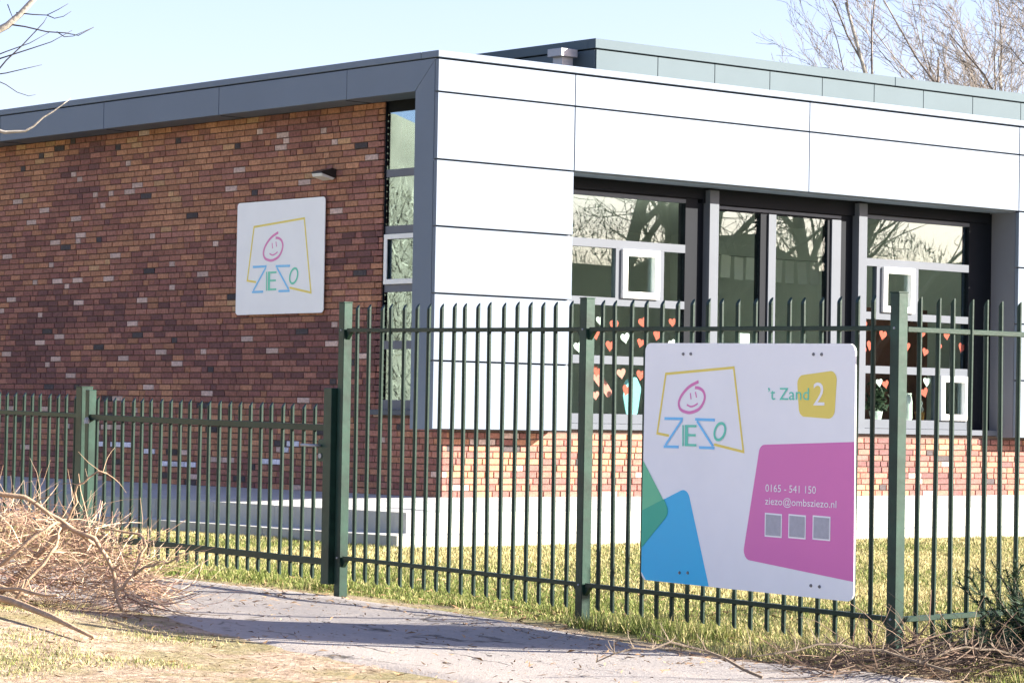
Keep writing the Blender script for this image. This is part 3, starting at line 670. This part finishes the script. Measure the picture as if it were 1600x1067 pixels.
for i in range(11):
    o = B('child_drawing', 'paper_white', None, (-.085, .085, -.003, .003, -.13, .13)); o.location = bw(5.95+i*.21, 2.6, 3.03+rnd.uniform(-.015, .015)); o.rotation_euler = (rnd.uniform(-.1, .1), rnd.uniform(-.06, .06), BA+rnd.uniform(-.2, .2)); tag(o, 'pale sheet of paper hanging in a row on a line behind the glazed doors', 'drawing', 'drawings hung on a line behind the glazed doors')
t = bld_thing('hanging_line', 'thin line of drawings stretched across the classroom behind the doors', 'line', 5.6, 2.6, 3.165); mb = MB(); mb.tube([(-1.0, 0, .05), (.3, 0, .005), (1.5, 0, 0), (2.6, 0, .005), (3.9, 0, .06)], [.003]*5, 5); mb.build('cord', 'frame_dark', t)
t = bld_thing('paper_cutout', 'pale blue paper figure standing behind the heart window', 'decoration', 3.08, .56, 1.29)
mb = MB(); mb.prism(rounded([(-.08, 0), (.07, 0), (.12, .28), (.05, .4), (-.1, .36), (-.13, .2)], .04, 4), lambda u, v, d: (u, d, v), .004, -.004); mb.build('figure', 'paper_blue', t)
o = B('door_notice', 'paper_white', None, (-.095, .095, -.001, .001, -.17, .17)); o.location = bw(4.54, YW+.034, 2.01); o.rotation_euler = (0, .01, BA); tag(o, 'plain white notice sheet stuck inside the glazed door', 'notice')
t = bld_thing('paper_strip', 'long slanting salmon paper strip behind the heart window', 'decoration', 2.6, .56, 1.29)
mb = MB(); mb.prism(rounded([(.14, .17), (.21, .22), (-.02, .5), (-.14, .5), (-.13, .42)], .02, 4), lambda u, v, d: (u, d, v), .004, -.004); mb.build('strip', 'paper_pink', t)
# ------------------------------------------------------------------ fences
def fence_obj(name, label, rz=None, loc=None, cat='fence'):
    return empty(name, loc or (FX, FY, 0), FA+math.pi/2 if rz is None else rz, label, cat)   # local x runs along the fence
PK = {}
def picket_mesh(h, r=.0132):
    key = round(h, 2)
    if key not in PK:
        mb = MB(); n = 8
        for k in range(n): a = 2*math.pi*k/n+.39; mb.v.append((r*math.cos(a), r*math.sin(a), .5*r+r*math.cos(a)*1.3))
        for k in range(n): a = 2*math.pi*k/n+.39; mb.v.append((r*math.cos(a), r*math.sin(a), h-.5*r-r*math.sin(a)*1.5))
        for k in range(n): mb.f.append((k, (k+1) % n, n+(k+1) % n, n+k))
        mb.f.append(tuple(range(n-1, -1, -1))); mb.f.append(tuple(range(n, 2*n)))
        PK[key] = mb.mesh('picket', 'fence_green')
    return PK[key]
SL = .0127
def post(par, s, w, z0, z1, m='post_green', cap=True, dy=0):
    p = B('post', m, par, (s-w/2, s+w/2, -w/2+dy, w/2+dy, z0, z1), bevel=.003)
    if cap: B('cap', 'post_green', p, (s-w/2-.001, s+w/2+.001, -w/2-.001+dy, w/2+.001+dy, z1, z1+.006))
    return p
def rail(par, s0, s1, zc, h, d, dy=0, sl=SL):
    mb = MB(); mb.v = [(s, y+dy, zc+sl*s+z) for s in (s0, s1) for y, z in ((-d/2, -h/2), (d/2, -h/2), (d/2, h/2), (-d/2, h/2))]
    mb.f = [(0, 1, 5, 4), (1, 2, 6, 5), (2, 3, 7, 6), (3, 0, 4, 7), (3, 2, 1, 0), (4, 5, 6, 7)]
    return mb.build('rail', 'fence_green', par, bevel=.002)
def pickets(par, ss, zb, zt, sl=SL, dy=0):
    for s in ss:
        o = link(bpy.data.objects.new('picket', picket_mesh(zt-zb)), par); o.location = (s, dy, zb+sl*s+rnd.uniform(-.003, .003)); o.rotation_euler = (rnd.gauss(0, .004), rnd.gauss(0, .004), 0)
def bracket(par, s, z, sg):
    mb = MB(); mb.prism([(0, .014), (.05*sg, .014), (.05*sg, 0), (.0, -.05)], lambda u, v, d: (s+u, d, z+v), -.012, .012); return mb.build('bracket', 'fence_green', par)
F1 = fence_obj('railing_fence', 'tall dark green railing fence carrying the big school sign')
for s in (0, 2.505, 4.99): post(F1, s, .062, -.15, 1.862+SL*s)
for a, b, n0, n1 in ((.045, 2.465, .174, 2.367), (2.545, 4.95, 2.658, 4.843)):
    rail(F1, a, b, 1.690, .024, .034); rail(F1, a, b, .270, .024, .034); pickets(F1, np.linspace(n0, n1, 18), .141, 1.838)
    for s, sg in ((a-.012, 1), (b+.010, -1)):
        bracket(F1, s, 1.690+SL*s-.01, sg); bracket(F1, s, .270+SL*s-.01, sg)
for s in (0, 2.505, 4.99):
    for zz in (1.690, .270):
        mb = MB(); mb.tube([(s, .031, zz+SL*s), (s, .036, zz+SL*s)], [.007, .005], 8); mb.build('bolt', 'zinc', F1)
F2 = fence_obj('railing_fence', 'sunlit tall green railing fence turning off at the corner post behind the juniper', R(42), (FX, FY, 0))
rail(F2, .05, 2.46, 1.686, .026, .034, 0, .004); rail(F2, .05, 2.46, .268, .026, .034, 0, .012); pickets(F2, np.linspace(.155, 2.35, 18), .150, 1.838, .006); post(F2, 2.52, .062, -.1, 1.87)
pickets(F2, np.linspace(2.68, 4.9, 18), .160, 1.838, .006); rail(F2, 2.56, 4.96, 1.686, .026, .034, 0, .004); rail(F2, 2.56, 4.96, .268, .026, .034, 0, .012); post(F2, 5.02, .062, -.1, 1.88)
GT = fence_obj('gate', 'low wide dark green railing gate closed against the tall fence post', cat='gate')
GD = .035                                      # the leaf hangs slightly to the street side (local +y is the street)
B('stile', 'post_green', GT, (5.035, 5.125, GD-.03, GD+.03, .165, 1.392), bevel=.003); B('stile', 'post_green', GT, (8.245, 8.30, GD-.03, GD+.03, .18, 1.375), bevel=.003)
rail(GT, 5.125, 8.245, 1.078, .040, .04, GD, .0125); rail(GT, 5.125, 8.245, .262, .040, .04, GD, .008)
pickets(GT, np.linspace(5.27, 8.176, 23), .132, 1.215, .0125, GD)
B('lock_case', 'post_green', GT, (5.125, 5.20, GD-.02, GD+.02, .93, 1.07), bevel=.003); mb = MB(); mb.tube([(5.17, GD+.02, 1.03), (5.17, GD+.07, 1.03), (5.19, GD+.08, 1.03), (5.30, GD+.08, 1.032)], [.009]*4, 8); mb.build('handle', 'zinc', GT, smooth=True)
mb = MB(); mb.tube([(5.165, GD+.02, .965), (5.165, GD+.028, .965)], [.016, .016], 10); mb.build('keyhole', 'zinc', GT)
mb = MB(); mb.tube([(8.31, GD, 1.165), (8.235, GD+.05, 1.165)], [.016, .016], 8); mb.tube([(8.235, GD+.05, 1.135), (8.235, GD+.05, 1.165)], [.02, .02], 8); mb.build('hinge', 'zinc', GT)
F3 = fence_obj('low_railing_fence', 'low dark green railing fence behind the heap of pruned branches')
post(F3, 8.40, .09, -.1, 1.395, dy=.02)
rail(F3, 8.46, 11.2, 1.083, .032, .04); rail(F3, 8.46, 11.2, .262, .032, .04); pickets(F3, np.arange(8.572, 11.2, .1385), .125, 1.225)
post(F3, 11.25, .06, -.1, 1.40); rail(F3, 11.28, 14, 1.083, .032, .04); rail(F3, 11.28, 14, .262, .032, .04); pickets(F3, np.arange(11.36, 14, .1385), .125, 1.225)
# ------------------------------------------------------------------ trees
def tree(name, label, loc, seed, height, r0, m_trunk, m_br, group=None, lean=(0, 0), stems=1, dens=1.0, start=.25, sprd=.6, minr=.004, levels=4):
    rr = random.Random(seed); root = empty(name, loc, 0, label, 'tree', group); tr = MB(); br = MB()
    def grow(p, d, L, r, lvl, mb):
        n = 5 if lvl < 2 else (4 if lvl < 3 else 3); pts = [p]; rad = [r]; q = p.copy(); dd = d.copy()
        for i in range(n):
            dd = (dd+Vector((rr.gauss(0, .10+.05*lvl), rr.gauss(0, .10+.05*lvl), .06+rr.gauss(0, .07)))).normalized(); q = q+dd*(L/n); pts.append(q.copy()); rad.append(max(minr*.6, r*(1-.75*(i+1)/n)))
        mb.tube([tuple(a) for a in pts], rad, 7 if lvl == 0 else (5 if lvl == 1 else 3), lvl < 1)
        if lvl >= levels: return
        k = int((7, 7, 6, 4)[min(lvl, 3)]*dens)
        for i in range(k):
            t_ = (start if lvl == 0 else .2)+(1-(start if lvl == 0 else .2))*(i+rr.random())/k; fi = t_*n; a = min(int(fi), n-1); b = pts[a].lerp(pts[a+1], fi-a)
            ax = (pts[a+1]-pts[a]).normalized(); w = Vector((rr.gauss(0, 1), rr.gauss(0, 1), rr.gauss(0, .5))); w = (w-ax*w.dot(ax)).normalized()
            nd = (ax*rr.uniform(.55, 1.0)+w*sprd*rr.uniform(.7, 1.3)).normalized()
            grow(b, nd, L*rr.uniform(.38, .6)*(1.1-.45*t_), max(minr, r*(1-.7*t_)*rr.uniform(.4, .6)), lvl+1, br)
    for s in range(stems):
        a = 2*math.pi*s/max(stems, 1)+rr.random(); k = .0 if stems == 1 else .17
        grow(Vector((k*.4*math.cos(a), k*.4*math.sin(a), -.2)), Vector((lean[0]+k*math.cos(a), lean[1]+k*math.sin(a), 1)).normalized(), height*rr.uniform(.85, 1), r0, 0, tr)
    tr.build('trunk', m_trunk, root, smooth=True); br.build('branches', m_br, root)
    return root
TG = 'bare trees behind the school'
tree('bare_tree', 'bare slender tree behind the flat roof, pale forked stems', (10.4, 64, 0), 3, 11.2, .12, 'bark_pale', 'twig_pale', None, (.03, 0), 3, 1.0, .3, .33, .006)
tree('bare_tree', 'tall bare tree behind the flat roof, its crown cut by the picture edge', (12.6, 62, 0), 8, 15, .17, 'bark_pale', 'twig_pale', None, (0, 0), 4, 1.1, .25, .45, .006)
tree('bare_tree', 'bare tree behind the roof with a leaning trunk, beside the tallest crown', (11.9, 58, 0), 21, 12.5, .12, 'bark_pale', 'twig_pale', None, (-.05, 0), 2, 1.0, .3, .45, .006)
tree('bare_tree', 'far low bare tree whose thin twigs just top the plant room', (13.6, 88, 0), 33, 12.6, .12, 'bark', 'twig_pale', None, (0, 0), 3, 1.0, .3, .35, .008)
# trees across the street, seen mirrored in the front windows
RT = 'street trees mirrored in the front windows'
for i, (x, y, h) in enumerate(((33, 27.2, 10), (36, 24.5, 12), (31, 22.2, 9), (40, 29.5, 11))):
    tree('street_tree', 'bare street tree mirrored as dark branches in the front windows', (x, y, 0), 50+i, h, .24, 'bark', 'bark', RT, (0, .05*(i % 2)), 2, 1.0, .12, .75, .012, 3)
# tree left of the street whose twigs reach into the sky
LT = tree('roadside_tree', 'bare roadside tree reaching thin twigs over the low gate', (-5.6, 20.2, 0), 77, 7.5, .12, 'bark_pale', 'twig_grey', None, (0, .02), 1, .8, .3, .7, .004, 3)
lb = MB(); lt = MB()
def twig(pts, r0, r1):
    P = [Vector(p) for p in pts]; P = [tuple(a) for a in P]; n = len(P); (lb if r0 > .012 else lt).tube(P, [r0+(r1-r0)*i/(n-1) for i in range(n)], 5)
LX = -5.6; OY = 20.2
def at20(px, py, y=20.0): return ((px-800)/4602*y-LX, y-OY, 1.2+(658.7+.0175*(px-800)-py)/4602*y)      # metres in the tree's own frame
twig([(0.02, 0, 2.6), (.8, -.1, 2.9), (1.6, -.2, 3.55), at20(0, 38), at20(20, 20), at20(45, -8), at20(70, -40)], .035, .016)
twig([at20(0, 36), at20(28, 40), at20(62, 48), at20(92, 50), at20(112, 54), at20(136, 41)], .006, .0025)
twig([at20(78, 48), at20(90, 56), at20(104, 55), at20(136, 41)], .004, .002)
twig([at20(14, 18), at20(40, 21), at20(62, 22), at20(80, 13), at20(95, 4)], .005, .002); twig([at20(62, 22), at20(74, 27), at20(88, 24), at20(100, 16)], .004, .002)
twig([at20(-30, 130), at20(0, 93), at20(24, 70), at20(46, 46), at20(57, 34), at20(62, 25)], .006, .002)
twig([at20(-40, 100), at20(0, 87), at20(40, 74), at20(70, 64), at20(102, 46)], .006, .002); twig([at20(-40, 95), at20(0, 79), at20(36, 66), at20(66, 49)], .005, .002)
twig([at20(-50, 120), at20(0, 113), at20(30, 106), at20(56, 100)], .005, .002); twig([at20(-30, 118), at20(0, 131), at20(18, 143), at20(36, 149), at20(47, 147)], .004, .0015)
twig([at20(0, 5), at20(5, 18), at20(9, 27)], .004, .002)
twig([(.05, 0, 2.2), (.9, -.2, 2.7), at20(-40, 195), at20(0, 206), at20(18, 205), at20(32, 204), at20(45, 196), at20(60, 182), at20(75, 173), at20(90, 162), at20(102, 153)], .016, .003)
twig([at20(-60, 60), at20(-40, 95), at20(-30, 130)], .008, .006)
lb.build('low_branches', 'bark_pale', LT, smooth=True); lt.build('thin_twigs', 'twig_dark', LT, smooth=True)
# hedges across the streets (mirrored in the glass)
def thicket(name, label, x0, y0, x1, y1, h, wdt, n, col, seed):
    g = np.random.default_rng(seed); root = empty(name, ((x0+x1)/2, (y0+y1)/2, 0), 0, label, 'hedge'); t_ = g.random(n); L = math.hypot(x1-x0, y1-y0); ux, uy = (x1-x0)/L, (y1-y0)/L
    off = g.normal(size=n)*wdt*.35; hh = h*(.75+.35*vnoise(t_*L, 0*t_, .35, seed)); z = hh*g.random(n)**.75
    c = np.c_[(t_-.5)*L*ux-off*uy, (t_-.5)*L*uy+off*ux, z]; d = g.normal(size=(n, 3))*.10+np.array([0, 0, .25])*(g.random((n, 1))); e = g.normal(size=(n, 3))*.009
    cols = np.array(col)*(.6+.8*g.random((n, 1))); tri_mesh('twigs', np.stack([c-e, c+e, c+d], 1), 'thicket', cols, root)
    mb = MB(); m = 24
    for i in range(m):
        q = (i/(m-1)-.5)*L; hb = h*(.80+.18*rnd.random())
        mb.v += [(q*ux-sg*wdt*.3*uy, q*uy+sg*wdt*.3*ux, zz) for sg in (-1, 1) for zz in (-.1, hb)]
    for i in range(m-1):
        a = i*4; mb.f += [(a, a+1, a+5, a+4), (a+2, a+6, a+7, a+3), (a+1, a+3, a+7, a+5)]
    cc = np.tile(np.array(col)*.7, (len(mb.v), 1)); mb.build('core', 'thicket', root, cc)
thicket('hedge', 'dense olive hedge mirrored in the tall strip window', -24, 25, -22, 42, 6.9, 2.2, 110000, (.36, .35, .25), 5)
thicket('hedge', 'dark evergreen hedge mirrored along the bottom of the front windows', 52, 2, 58, 42, 7.0, 3, 80000, (.05, .06, .045), 6)
# ------------------------------------------------------------------ grass
def in_terrace(x, y):
    u = (x-KX)*bx[0]+(y-KY)*bx[1]; v = (x-KX)*by[0]+(y-KY)*by[1]
    return (u > X0-.42) & (v > Y0-.41)
def path_dist(x, y):
    """signed: >0 outside the path on the fence side"""
    d = np.hypot(x[:, None]-UPr[:, 0], y[:, None]-UPr[:, 1]); i = d.argmin(1); tn = np.gradient(UPr, axis=0)[i]; v = np.c_[x, y]-UPr[i]
    return np.sign(tn[:, 0]*(-v[:, 1])+tn[:, 1]*v[:, 0])*d.min(1)
def blades(n, x, y, hmin, hmax, wd, cols, lean=.5, name='grass', par=None):
    z = ground_z(x, y); a = nr.random(len(x))*2*math.pi; h = hmin+(hmax-hmin)*nr.random(len(x))**1.6
    b = np.c_[x, y, z-.004]; s = np.c_[np.cos(a), np.sin(a), 0*a]*wd[:, None]; l = nr.random(len(x))*2*math.pi; k = h*lean*nr.random(len(x))
    tip = b+np.c_[np.cos(l)*k, np.sin(l)*k, h]
    return np.stack([b-s, b+s, tip], 1), cols
def gcol(n, dry):
    """per-blade colour, dry 0..1"""
    g = np.array([.085, .125, .022]); g2 = np.array([.15, .175, .035]); st = np.array([.38, .32, .13]); st2 = np.array([.50, .43, .22])
    r = nr.random((n, 1)); a = g*(1-r)+g2*r; r = nr.random((n, 1)); c = st*(1-r)+st2*r
    k = (nr.random(n) < dry)[:, None]; return np.where(k, c, a)*(.75+.5*nr.random((n, 1)))
N = 1050000
y = 13.2+(30.5-13.2)*nr.random(N)**1.4; x = (nr.random(N)-.5)*2*(y*.185+.7)
s = (x-FX)*fn[0]+(y-FY)*fn[1]; pd = np.zeros(N)
for q in range(0, N, 60000): pd[q:q+60000] = path_dist(x[q:q+60000], y[q:q+60000])
bare = vnoise(x, y, 1.3, 21)
keep = (~in_terrace(x, y)) & (pd > .03+.25*vnoise(x, y, 4, 2)*(bare > .35)) & (nr.random(N) < np.clip(pd/.22, 0, 1)) & (nr.random(N) < .35+.65*bare)
x, y, pd, bare, s = x[keep], y[keep], pd[keep], bare[keep], s[keep]
dry = np.clip(.34+1.1*(vnoise(x, y, .55, 8)-.5)+.35*np.clip((s-.8)/3, 0, 1), .12, .9)
dry = np.where(s < .35, np.clip(dry-.15, .15, .8), dry)
tuft = vnoise(x, y, 2.6, 12)
hm = np.where(s < .45, .025+.09*np.clip(tuft-.45, 0, 1)*2, .02+.014*tuft)
z = ground_z(x, y); a = nr.random(len(x))*6.283; h = hm*(.45+.9*nr.random(len(x))); wd = .0018+.0018*nr.random(len(x))*(y/16)
b = np.c_[x, y, z-.004]; sd = np.c_[np.cos(a), np.sin(a), 0*a]*wd[:, None]; l = nr.random(len(x))*6.283; k = h*.8*nr.random(len(x))
V = np.stack([b-sd, b+sd, b+np.c_[np.cos(l)*k, np.sin(l)*k, h]], 1)
tag(tri_mesh('lawn_grass', V, 'grass', gcol(len(x), dry)), 'short yellowish green lawn grass on both sides of the railing fence', 'grass', kind='stuff')
# sparse dry grass on the near bank left of the path
N = 150000; x = -4+6.5*nr.random(N); y = 11.5+6*nr.random(N)
d = np.full(N, 9.0)
for q in range(0, N, 30000):
    dd = np.hypot(x[q:q+30000, None]-LOr[:, 0], y[q:q+30000, None]-LOr[:, 1]); i = dd.argmin(1); tn = np.gradient(LOr, axis=0)[i]; v = np.c_[x[q:q+30000], y[q:q+30000]]-LOr[i]
    d[q:q+30000] = np.sign(-(tn[:, 0]*(-v[:, 1])+tn[:, 1]*v[:, 0]))*dd.min(1)
bare = vnoise(x, y, 1.8, 31)
keep = (d > .05) & (nr.random(N) < np.clip((bare-.42)*2.2, 0, 1)) & (nr.random(N) < np.clip(d/.5, 0, 1))
x, y, bare = x[keep], y[keep], bare[keep]
h = .008+.028*nr.random(len(x))*bare; z = ground_z(x, y); a = nr.random(len(x))*6.283; b = np.c_[x, y, z-.003]; sd = np.c_[np.cos(a), np.sin(a), 0*a]*(.0014+.0016*nr.random(len(x)))[:, None]; l = nr.random(len(x))*6.283; k = h*1.3*nr.random(len(x))
tag(tri_mesh('bank_grass', np.stack([b-sd, b+sd, b+np.c_[np.cos(l)*k, np.sin(l)*k, h]], 1), 'grass', gcol(len(x), np.clip(1.0-.6*(bare-.45)*2, .5, .97))), 'sparse dry grass on the sandy bank beside the path', 'grass', kind='stuff')
# leaf and twig litter
N = 26000; x = -3.2+6*nr.random(N); y = 12.3+8*nr.random(N); keep = (nr.random(N) < .25+.75*vnoise(x, y, 1.5, 41)); x, y = x[keep], y[keep]
pdv = path_dist(x, y); keep = (pdv > -.5) & (pdv < .5) | (nr.random(len(x)) < .35); x, y = x[keep], y[keep]
n = len(x); z = ground_z(x, y)+.016; c = np.c_[x, y, z]; a = nr.random(n)*6.283; L = .006+.028*nr.random(n)**3; d = np.c_[np.cos(a), np.sin(a), .25*nr.normal(size=n)]*L[:, None]; e = np.c_[-np.sin(a), np.cos(a), .6*nr.normal(size=n)]*(L*.22+.002)[:, None]
cc = np.array([.24, .15, .08])*(.4+1.2*nr.random((n, 1)))
tag(tri_mesh('leaf_litter', np.stack([c-d, c+e, c+d], 1), 'debris', cc), 'scattered brown leaf and twig litter on path and verge', 'litter', kind='stuff')
# ------------------------------------------------------------------ brush heaps
def arc(p, d, L, n, curl, rr):
    pts = [Vector(p)]; d = Vector(d).normalized(); ax = Vector((rr.gauss(0, 1), rr.gauss(0, 1), rr.gauss(0, 1))).normalized()
    for i in range(n):
        d = (d+ax*curl+Vector((rr.gauss(0, .12), rr.gauss(0, .12), rr.gauss(0, .12)))).normalized(); pts.append(pts[-1]+d*(L/n))
    return pts
def brush(name, label, fnpos, count, seed, pal, mtl='twig_dry', rmin=.0016, rmax=.0045, lmin=.12, lmax=.5):
    rr = random.Random(seed); mb = MB(); cols = []
    for i in range(count):
        p, d = fnpos(rr); n = 4; pts = arc(p, d, rr.uniform(lmin, lmax), n, rr.uniform(0, .35), rr); r = rmin+(rmax-rmin)*rr.random()**3
        gz = float(ground_z(p[0], p[1]))
        pts = [Vector((q.x, q.y, max(q.z, gz+.004))) for q in pts]
        k = len(mb.v); mb.tube([tuple(q) for q in pts], [r*(1-.6*j/n) for j in range(n+1)], 3, False); c = np.array(pal[rr.randrange(len(pal))])*rr.uniform(.65, 1.3); cols += [c]*(len(mb.v)-k)
    return tag(mb.build(name, mtl, None, np.array(cols)), label, 'branches', kind='stuff')
def heap_h(x, y): return .60*max(0, 1-((x+3.05)/1.12)**2)**.6*max(0, 1-((y-16.6)/.9)**2)**.5
def pos_left(rr):
    while True:
        x = rr.uniform(-4.0, -1.95); y = rr.uniform(15.8, 17.5); h = heap_h(x, y)
        if h > .03: break
    z = float(ground_z(x, y))+h*(.12+.88*rr.random()**.6); return (x, y, z), (rr.gauss(0, 1), rr.gauss(0, .7), rr.gauss(.05, .35))
brush('brush_heap', 'heap of dry tangled pruned twigs in front of the low fence', pos_left, 3300, 5, [(.47, .33, .22), (.38, .25, .16), (.55, .43, .30), (.25, .16, .10), (.36, .22, .17)])
BRN = [([(-2.75, 16.0, .08), (-2.55, 15.95, .28), (-2.38, 15.9, .45), (-2.22, 15.85, .40), (-2.12, 15.83, .25), (-2.08, 15.8, .06)], .018, 'pale bent branch arching out of the heap down to the path'),
 ([(-3.05, 16.1, .50), (-2.85, 16.0, .62), (-2.62, 15.95, .60), (-2.42, 15.9, .48), (-2.22, 15.9, .36)], .016, 'smooth curved branch lying over the top of the twig heap'),
 ([(-2.95, 15.85, .05), (-2.78, 15.8, .16), (-2.60, 15.75, .33), (-2.42, 15.8, .47)], .015, 'slanting straight branch leaning against the front of the twig heap'),
 ([(-2.05, 15.7, .03), (-2.08, 15.72, .12), (-2.0, 15.74, .22), (-1.93, 15.76, .40), (-1.98, 15.8, .44), (-2.2, 15.9, .45)], .010, 'thin hooked twig rising off the path edge'),
 ([(-2.00, 15.74, .22), (-1.9, 15.72, .29), (-1.78, 15.7, .33), (-1.72, 15.68, .37)], .007, 'thin forked side twig pointing towards the gate'),
 ([(-2.5, 16.2, .40), (-2.38, 16.15, .55), (-2.36, 16.1, .68), (-2.26, 16.1, .76), (-2.20, 16.1, .755)], .008, 'upright crooked twig topping the twig heap'),
 ([(-3.3, 15.9, .25), (-3.05, 15.85, .22), (-2.8, 15.8, .15), (-2.55, 15.75, .06)], .017, 'brown branch sloping down across the front of the heap'),
 ([(-2.62, 15.7, .04), (-2.50, 15.72, .20), (-2.42, 15.75, .34), (-2.40, 15.8, .44)], .012, 'short forked branch standing in the middle of the heap front'),
 ([(-2.9, 15.6, .06), (-2.72, 15.5, .10), (-2.52, 15.3, .10), (-2.3, 15.1, .09)], .014, 'mossy branch lying flat between the heap and the bank')]
def on_bank(p): return (p[0], p[1], p[2]+float(ground_z(p[0], p[1])))
for pts, r, lab in BRN:
    o = empty('cut_branch', on_bank((pts[0][0], pts[0][1], 0)), 0, lab, 'branch'); base = Vector(o.location); P = [Vector(on_bank(p))-base for p in pts]
    Q = []
    for i in range(len(P)-1):
        for k in range(3): Q.append(P[i].lerp(P[i+1], k/3)+Vector((rnd.gauss(0, .006), rnd.gauss(0, .006), rnd.gauss(0, .006))))
    Q.append(P[-1]); mb = MB(); mb.tube([tuple(q) for q in Q], [r*(1-.5*i/len(Q))*rnd.uniform(.9, 1.1) for i in range(len(Q))], 7); mb.build('stem', 'branch_dry', o, smooth=True)
    for i in range(5):
        tw = MB()
        k = rnd.randrange(len(Q)//2, len(Q)); a = arc(Q[k], (rnd.gauss(0, 1), rnd.gauss(0, .6), rnd.gauss(.3, .6)), rnd.uniform(.06, .22), 4, .2, rnd); tw.tube([tuple(q) for q in a], [r*.28, r*.25, r*.2, r*.15, r*.1], 4); tw.build('side_twig', 'branch_dry', o)
# sawn log on the bank
P = [(-2.72, 14.95, .09), (-2.45, 14.6, .075), (-2.2, 14.25, .06), (-1.95, 13.95, .03)]
o = empty('cut_log', on_bank((P[0][0], P[0][1], 0)), 0, 'long crooked sawn branch lying on the grassy bank', 'branch'); base = Vector(o.location)
Q = [Vector(on_bank(p))-base for p in P]; mb = MB(); mb.tube([tuple(q) for q in Q], [.019, .018, .015, .008], 9); mb.build('stem', 'branch_dry', o, smooth=True)
for i, (x, y, r) in enumerate(((-2.60, 14.55, .045), (-2.75, 14.85, .03))):
    gz = float(ground_z(x, y)); o = empty('sawn_stump', (x, y, gz), 0, ('reddish sawn stump end half buried in the bank', 'smaller sawn stump end next to the crooked log')[i], 'stump')
    mb = MB(); mb.tube([(0, .16, -.03), (0, 0, .045)], [r*1.1, r], 12); mb.build('bark', 'branch_dry', o, smooth=False); mb = MB(); mb.tube([(0, 0, .0455), (0, -.003, .047)], [r*.86, r*.85], 12); mb.build('cut_face', 'cut_wood', o)
# right-hand thorny brush in front of the corner post
def pos_right(rr):
    x = rr.uniform(1.25, 3.1)+.25*rr.random(); y = rr.uniform(13.35, 14.2); h = .11*min(1, (x-1.3)/.6); z = float(ground_z(x, y))+max(0, h)*rr.random(); return (x, y, z), (rr.gauss(0, 1), rr.gauss(0, .5), rr.gauss(.0, .2))
brush('brush_heap', 'low tangle of dark dead twigs around the corner post', pos_right, 1100, 15, [(.10, .07, .05), (.06, .045, .035), (.20, .14, .10), (.13, .085, .06)], rmax=.006, lmax=.4)
for i, (x, y, dx, L, lab) in enumerate(((1.15, 13.25, -1, .75, 'long thorny twig lying over the sandy path edge'), (2.0, 13.3, -1, .9, 'thorny bramble stem arching in front of the corner post'), (2.5, 13.35, -.8, .8, 'dark bramble stem lying below the juniper'))):
    gz = float(ground_z(x, y)); o = empty('thorny_twig', (x, y, gz), 0, lab, 'branch'); mb = MB(); pts = [Vector((dx*L*t_, .06*math.sin(5*t_), .03+.13*math.sin(2.6*t_)+rnd.gauss(0, .008))) for t_ in np.linspace(0, 1, 10)]
    mb.tube([tuple(p) for p in pts], list(np.linspace(.008, .003, 10)), 5); mb.build('stem', 'bark', o)
    for p in pts[1:]:
        for k in range(3): e = p+Vector((rnd.gauss(0, .03), rnd.gauss(0, .02), abs(rnd.gauss(.04, .03)))); th = MB(); th.tube([tuple(p), tuple(p.lerp(e, .6)+Vector((rnd.gauss(0, .006), 0, 0))), tuple(e)], [.0028, .002, .001], 3); th.build('side_twig', 'bark', o)
# juniper
def juniper(loc, seed, n, label, size):
    rr = random.Random(seed); root = empty('juniper_bush', loc, 0, label, 'shrub'); mb = MB(); T = []; C = []
    for i in range(n):
        a = rr.uniform(0, 6.283); d = Vector((math.cos(a)*rr.uniform(.3, 1), math.sin(a)*rr.uniform(.3, .8), rr.uniform(.25, 1.1))); L = size*rr.uniform(.45, 1.05); pts = arc((rr.gauss(0, .05), rr.gauss(0, .05), 0), d, L, 7, .05, rr)
        mb.tube([tuple(p) for p in pts], [.006*(1-.12*j) for j in range(8)], 4)
        for j in range(1, 8):
            for k in range(30):
                p = pts[j-1].lerp(pts[j], rr.random()); ax = (pts[j]-pts[j-1]).normalized(); w = Vector((rr.gauss(0, 1), rr.gauss(0, 1), rr.gauss(0, .8))); w.normalize(); e = p+(ax*.6+w*.8).normalized()*rr.uniform(.02, .07); sd = w.cross(ax)*.0045
                T.append([p-sd, p+sd, e]); c = np.array([.022, .048, .022]) if rr.random() < .75 else np.array([.05, .085, .035]); C.append(c*rr.uniform(.6, 1.4))
    mb.build('stems', 'bark', root); tri_mesh('foliage', np.array([[list(q) for q in t_] for t_ in T]), 'juniper', np.array(C), root)
juniper((2.60, 14.12, float(ground_z(2.60, 14.12))), 4, 95, 'dark green juniper bush at the foot of the sunlit fence', .58)
juniper((2.25, 14.05, float(ground_z(2.25, 14.05))), 9, 16, 'small low juniper sprig beside the corner post', .26)
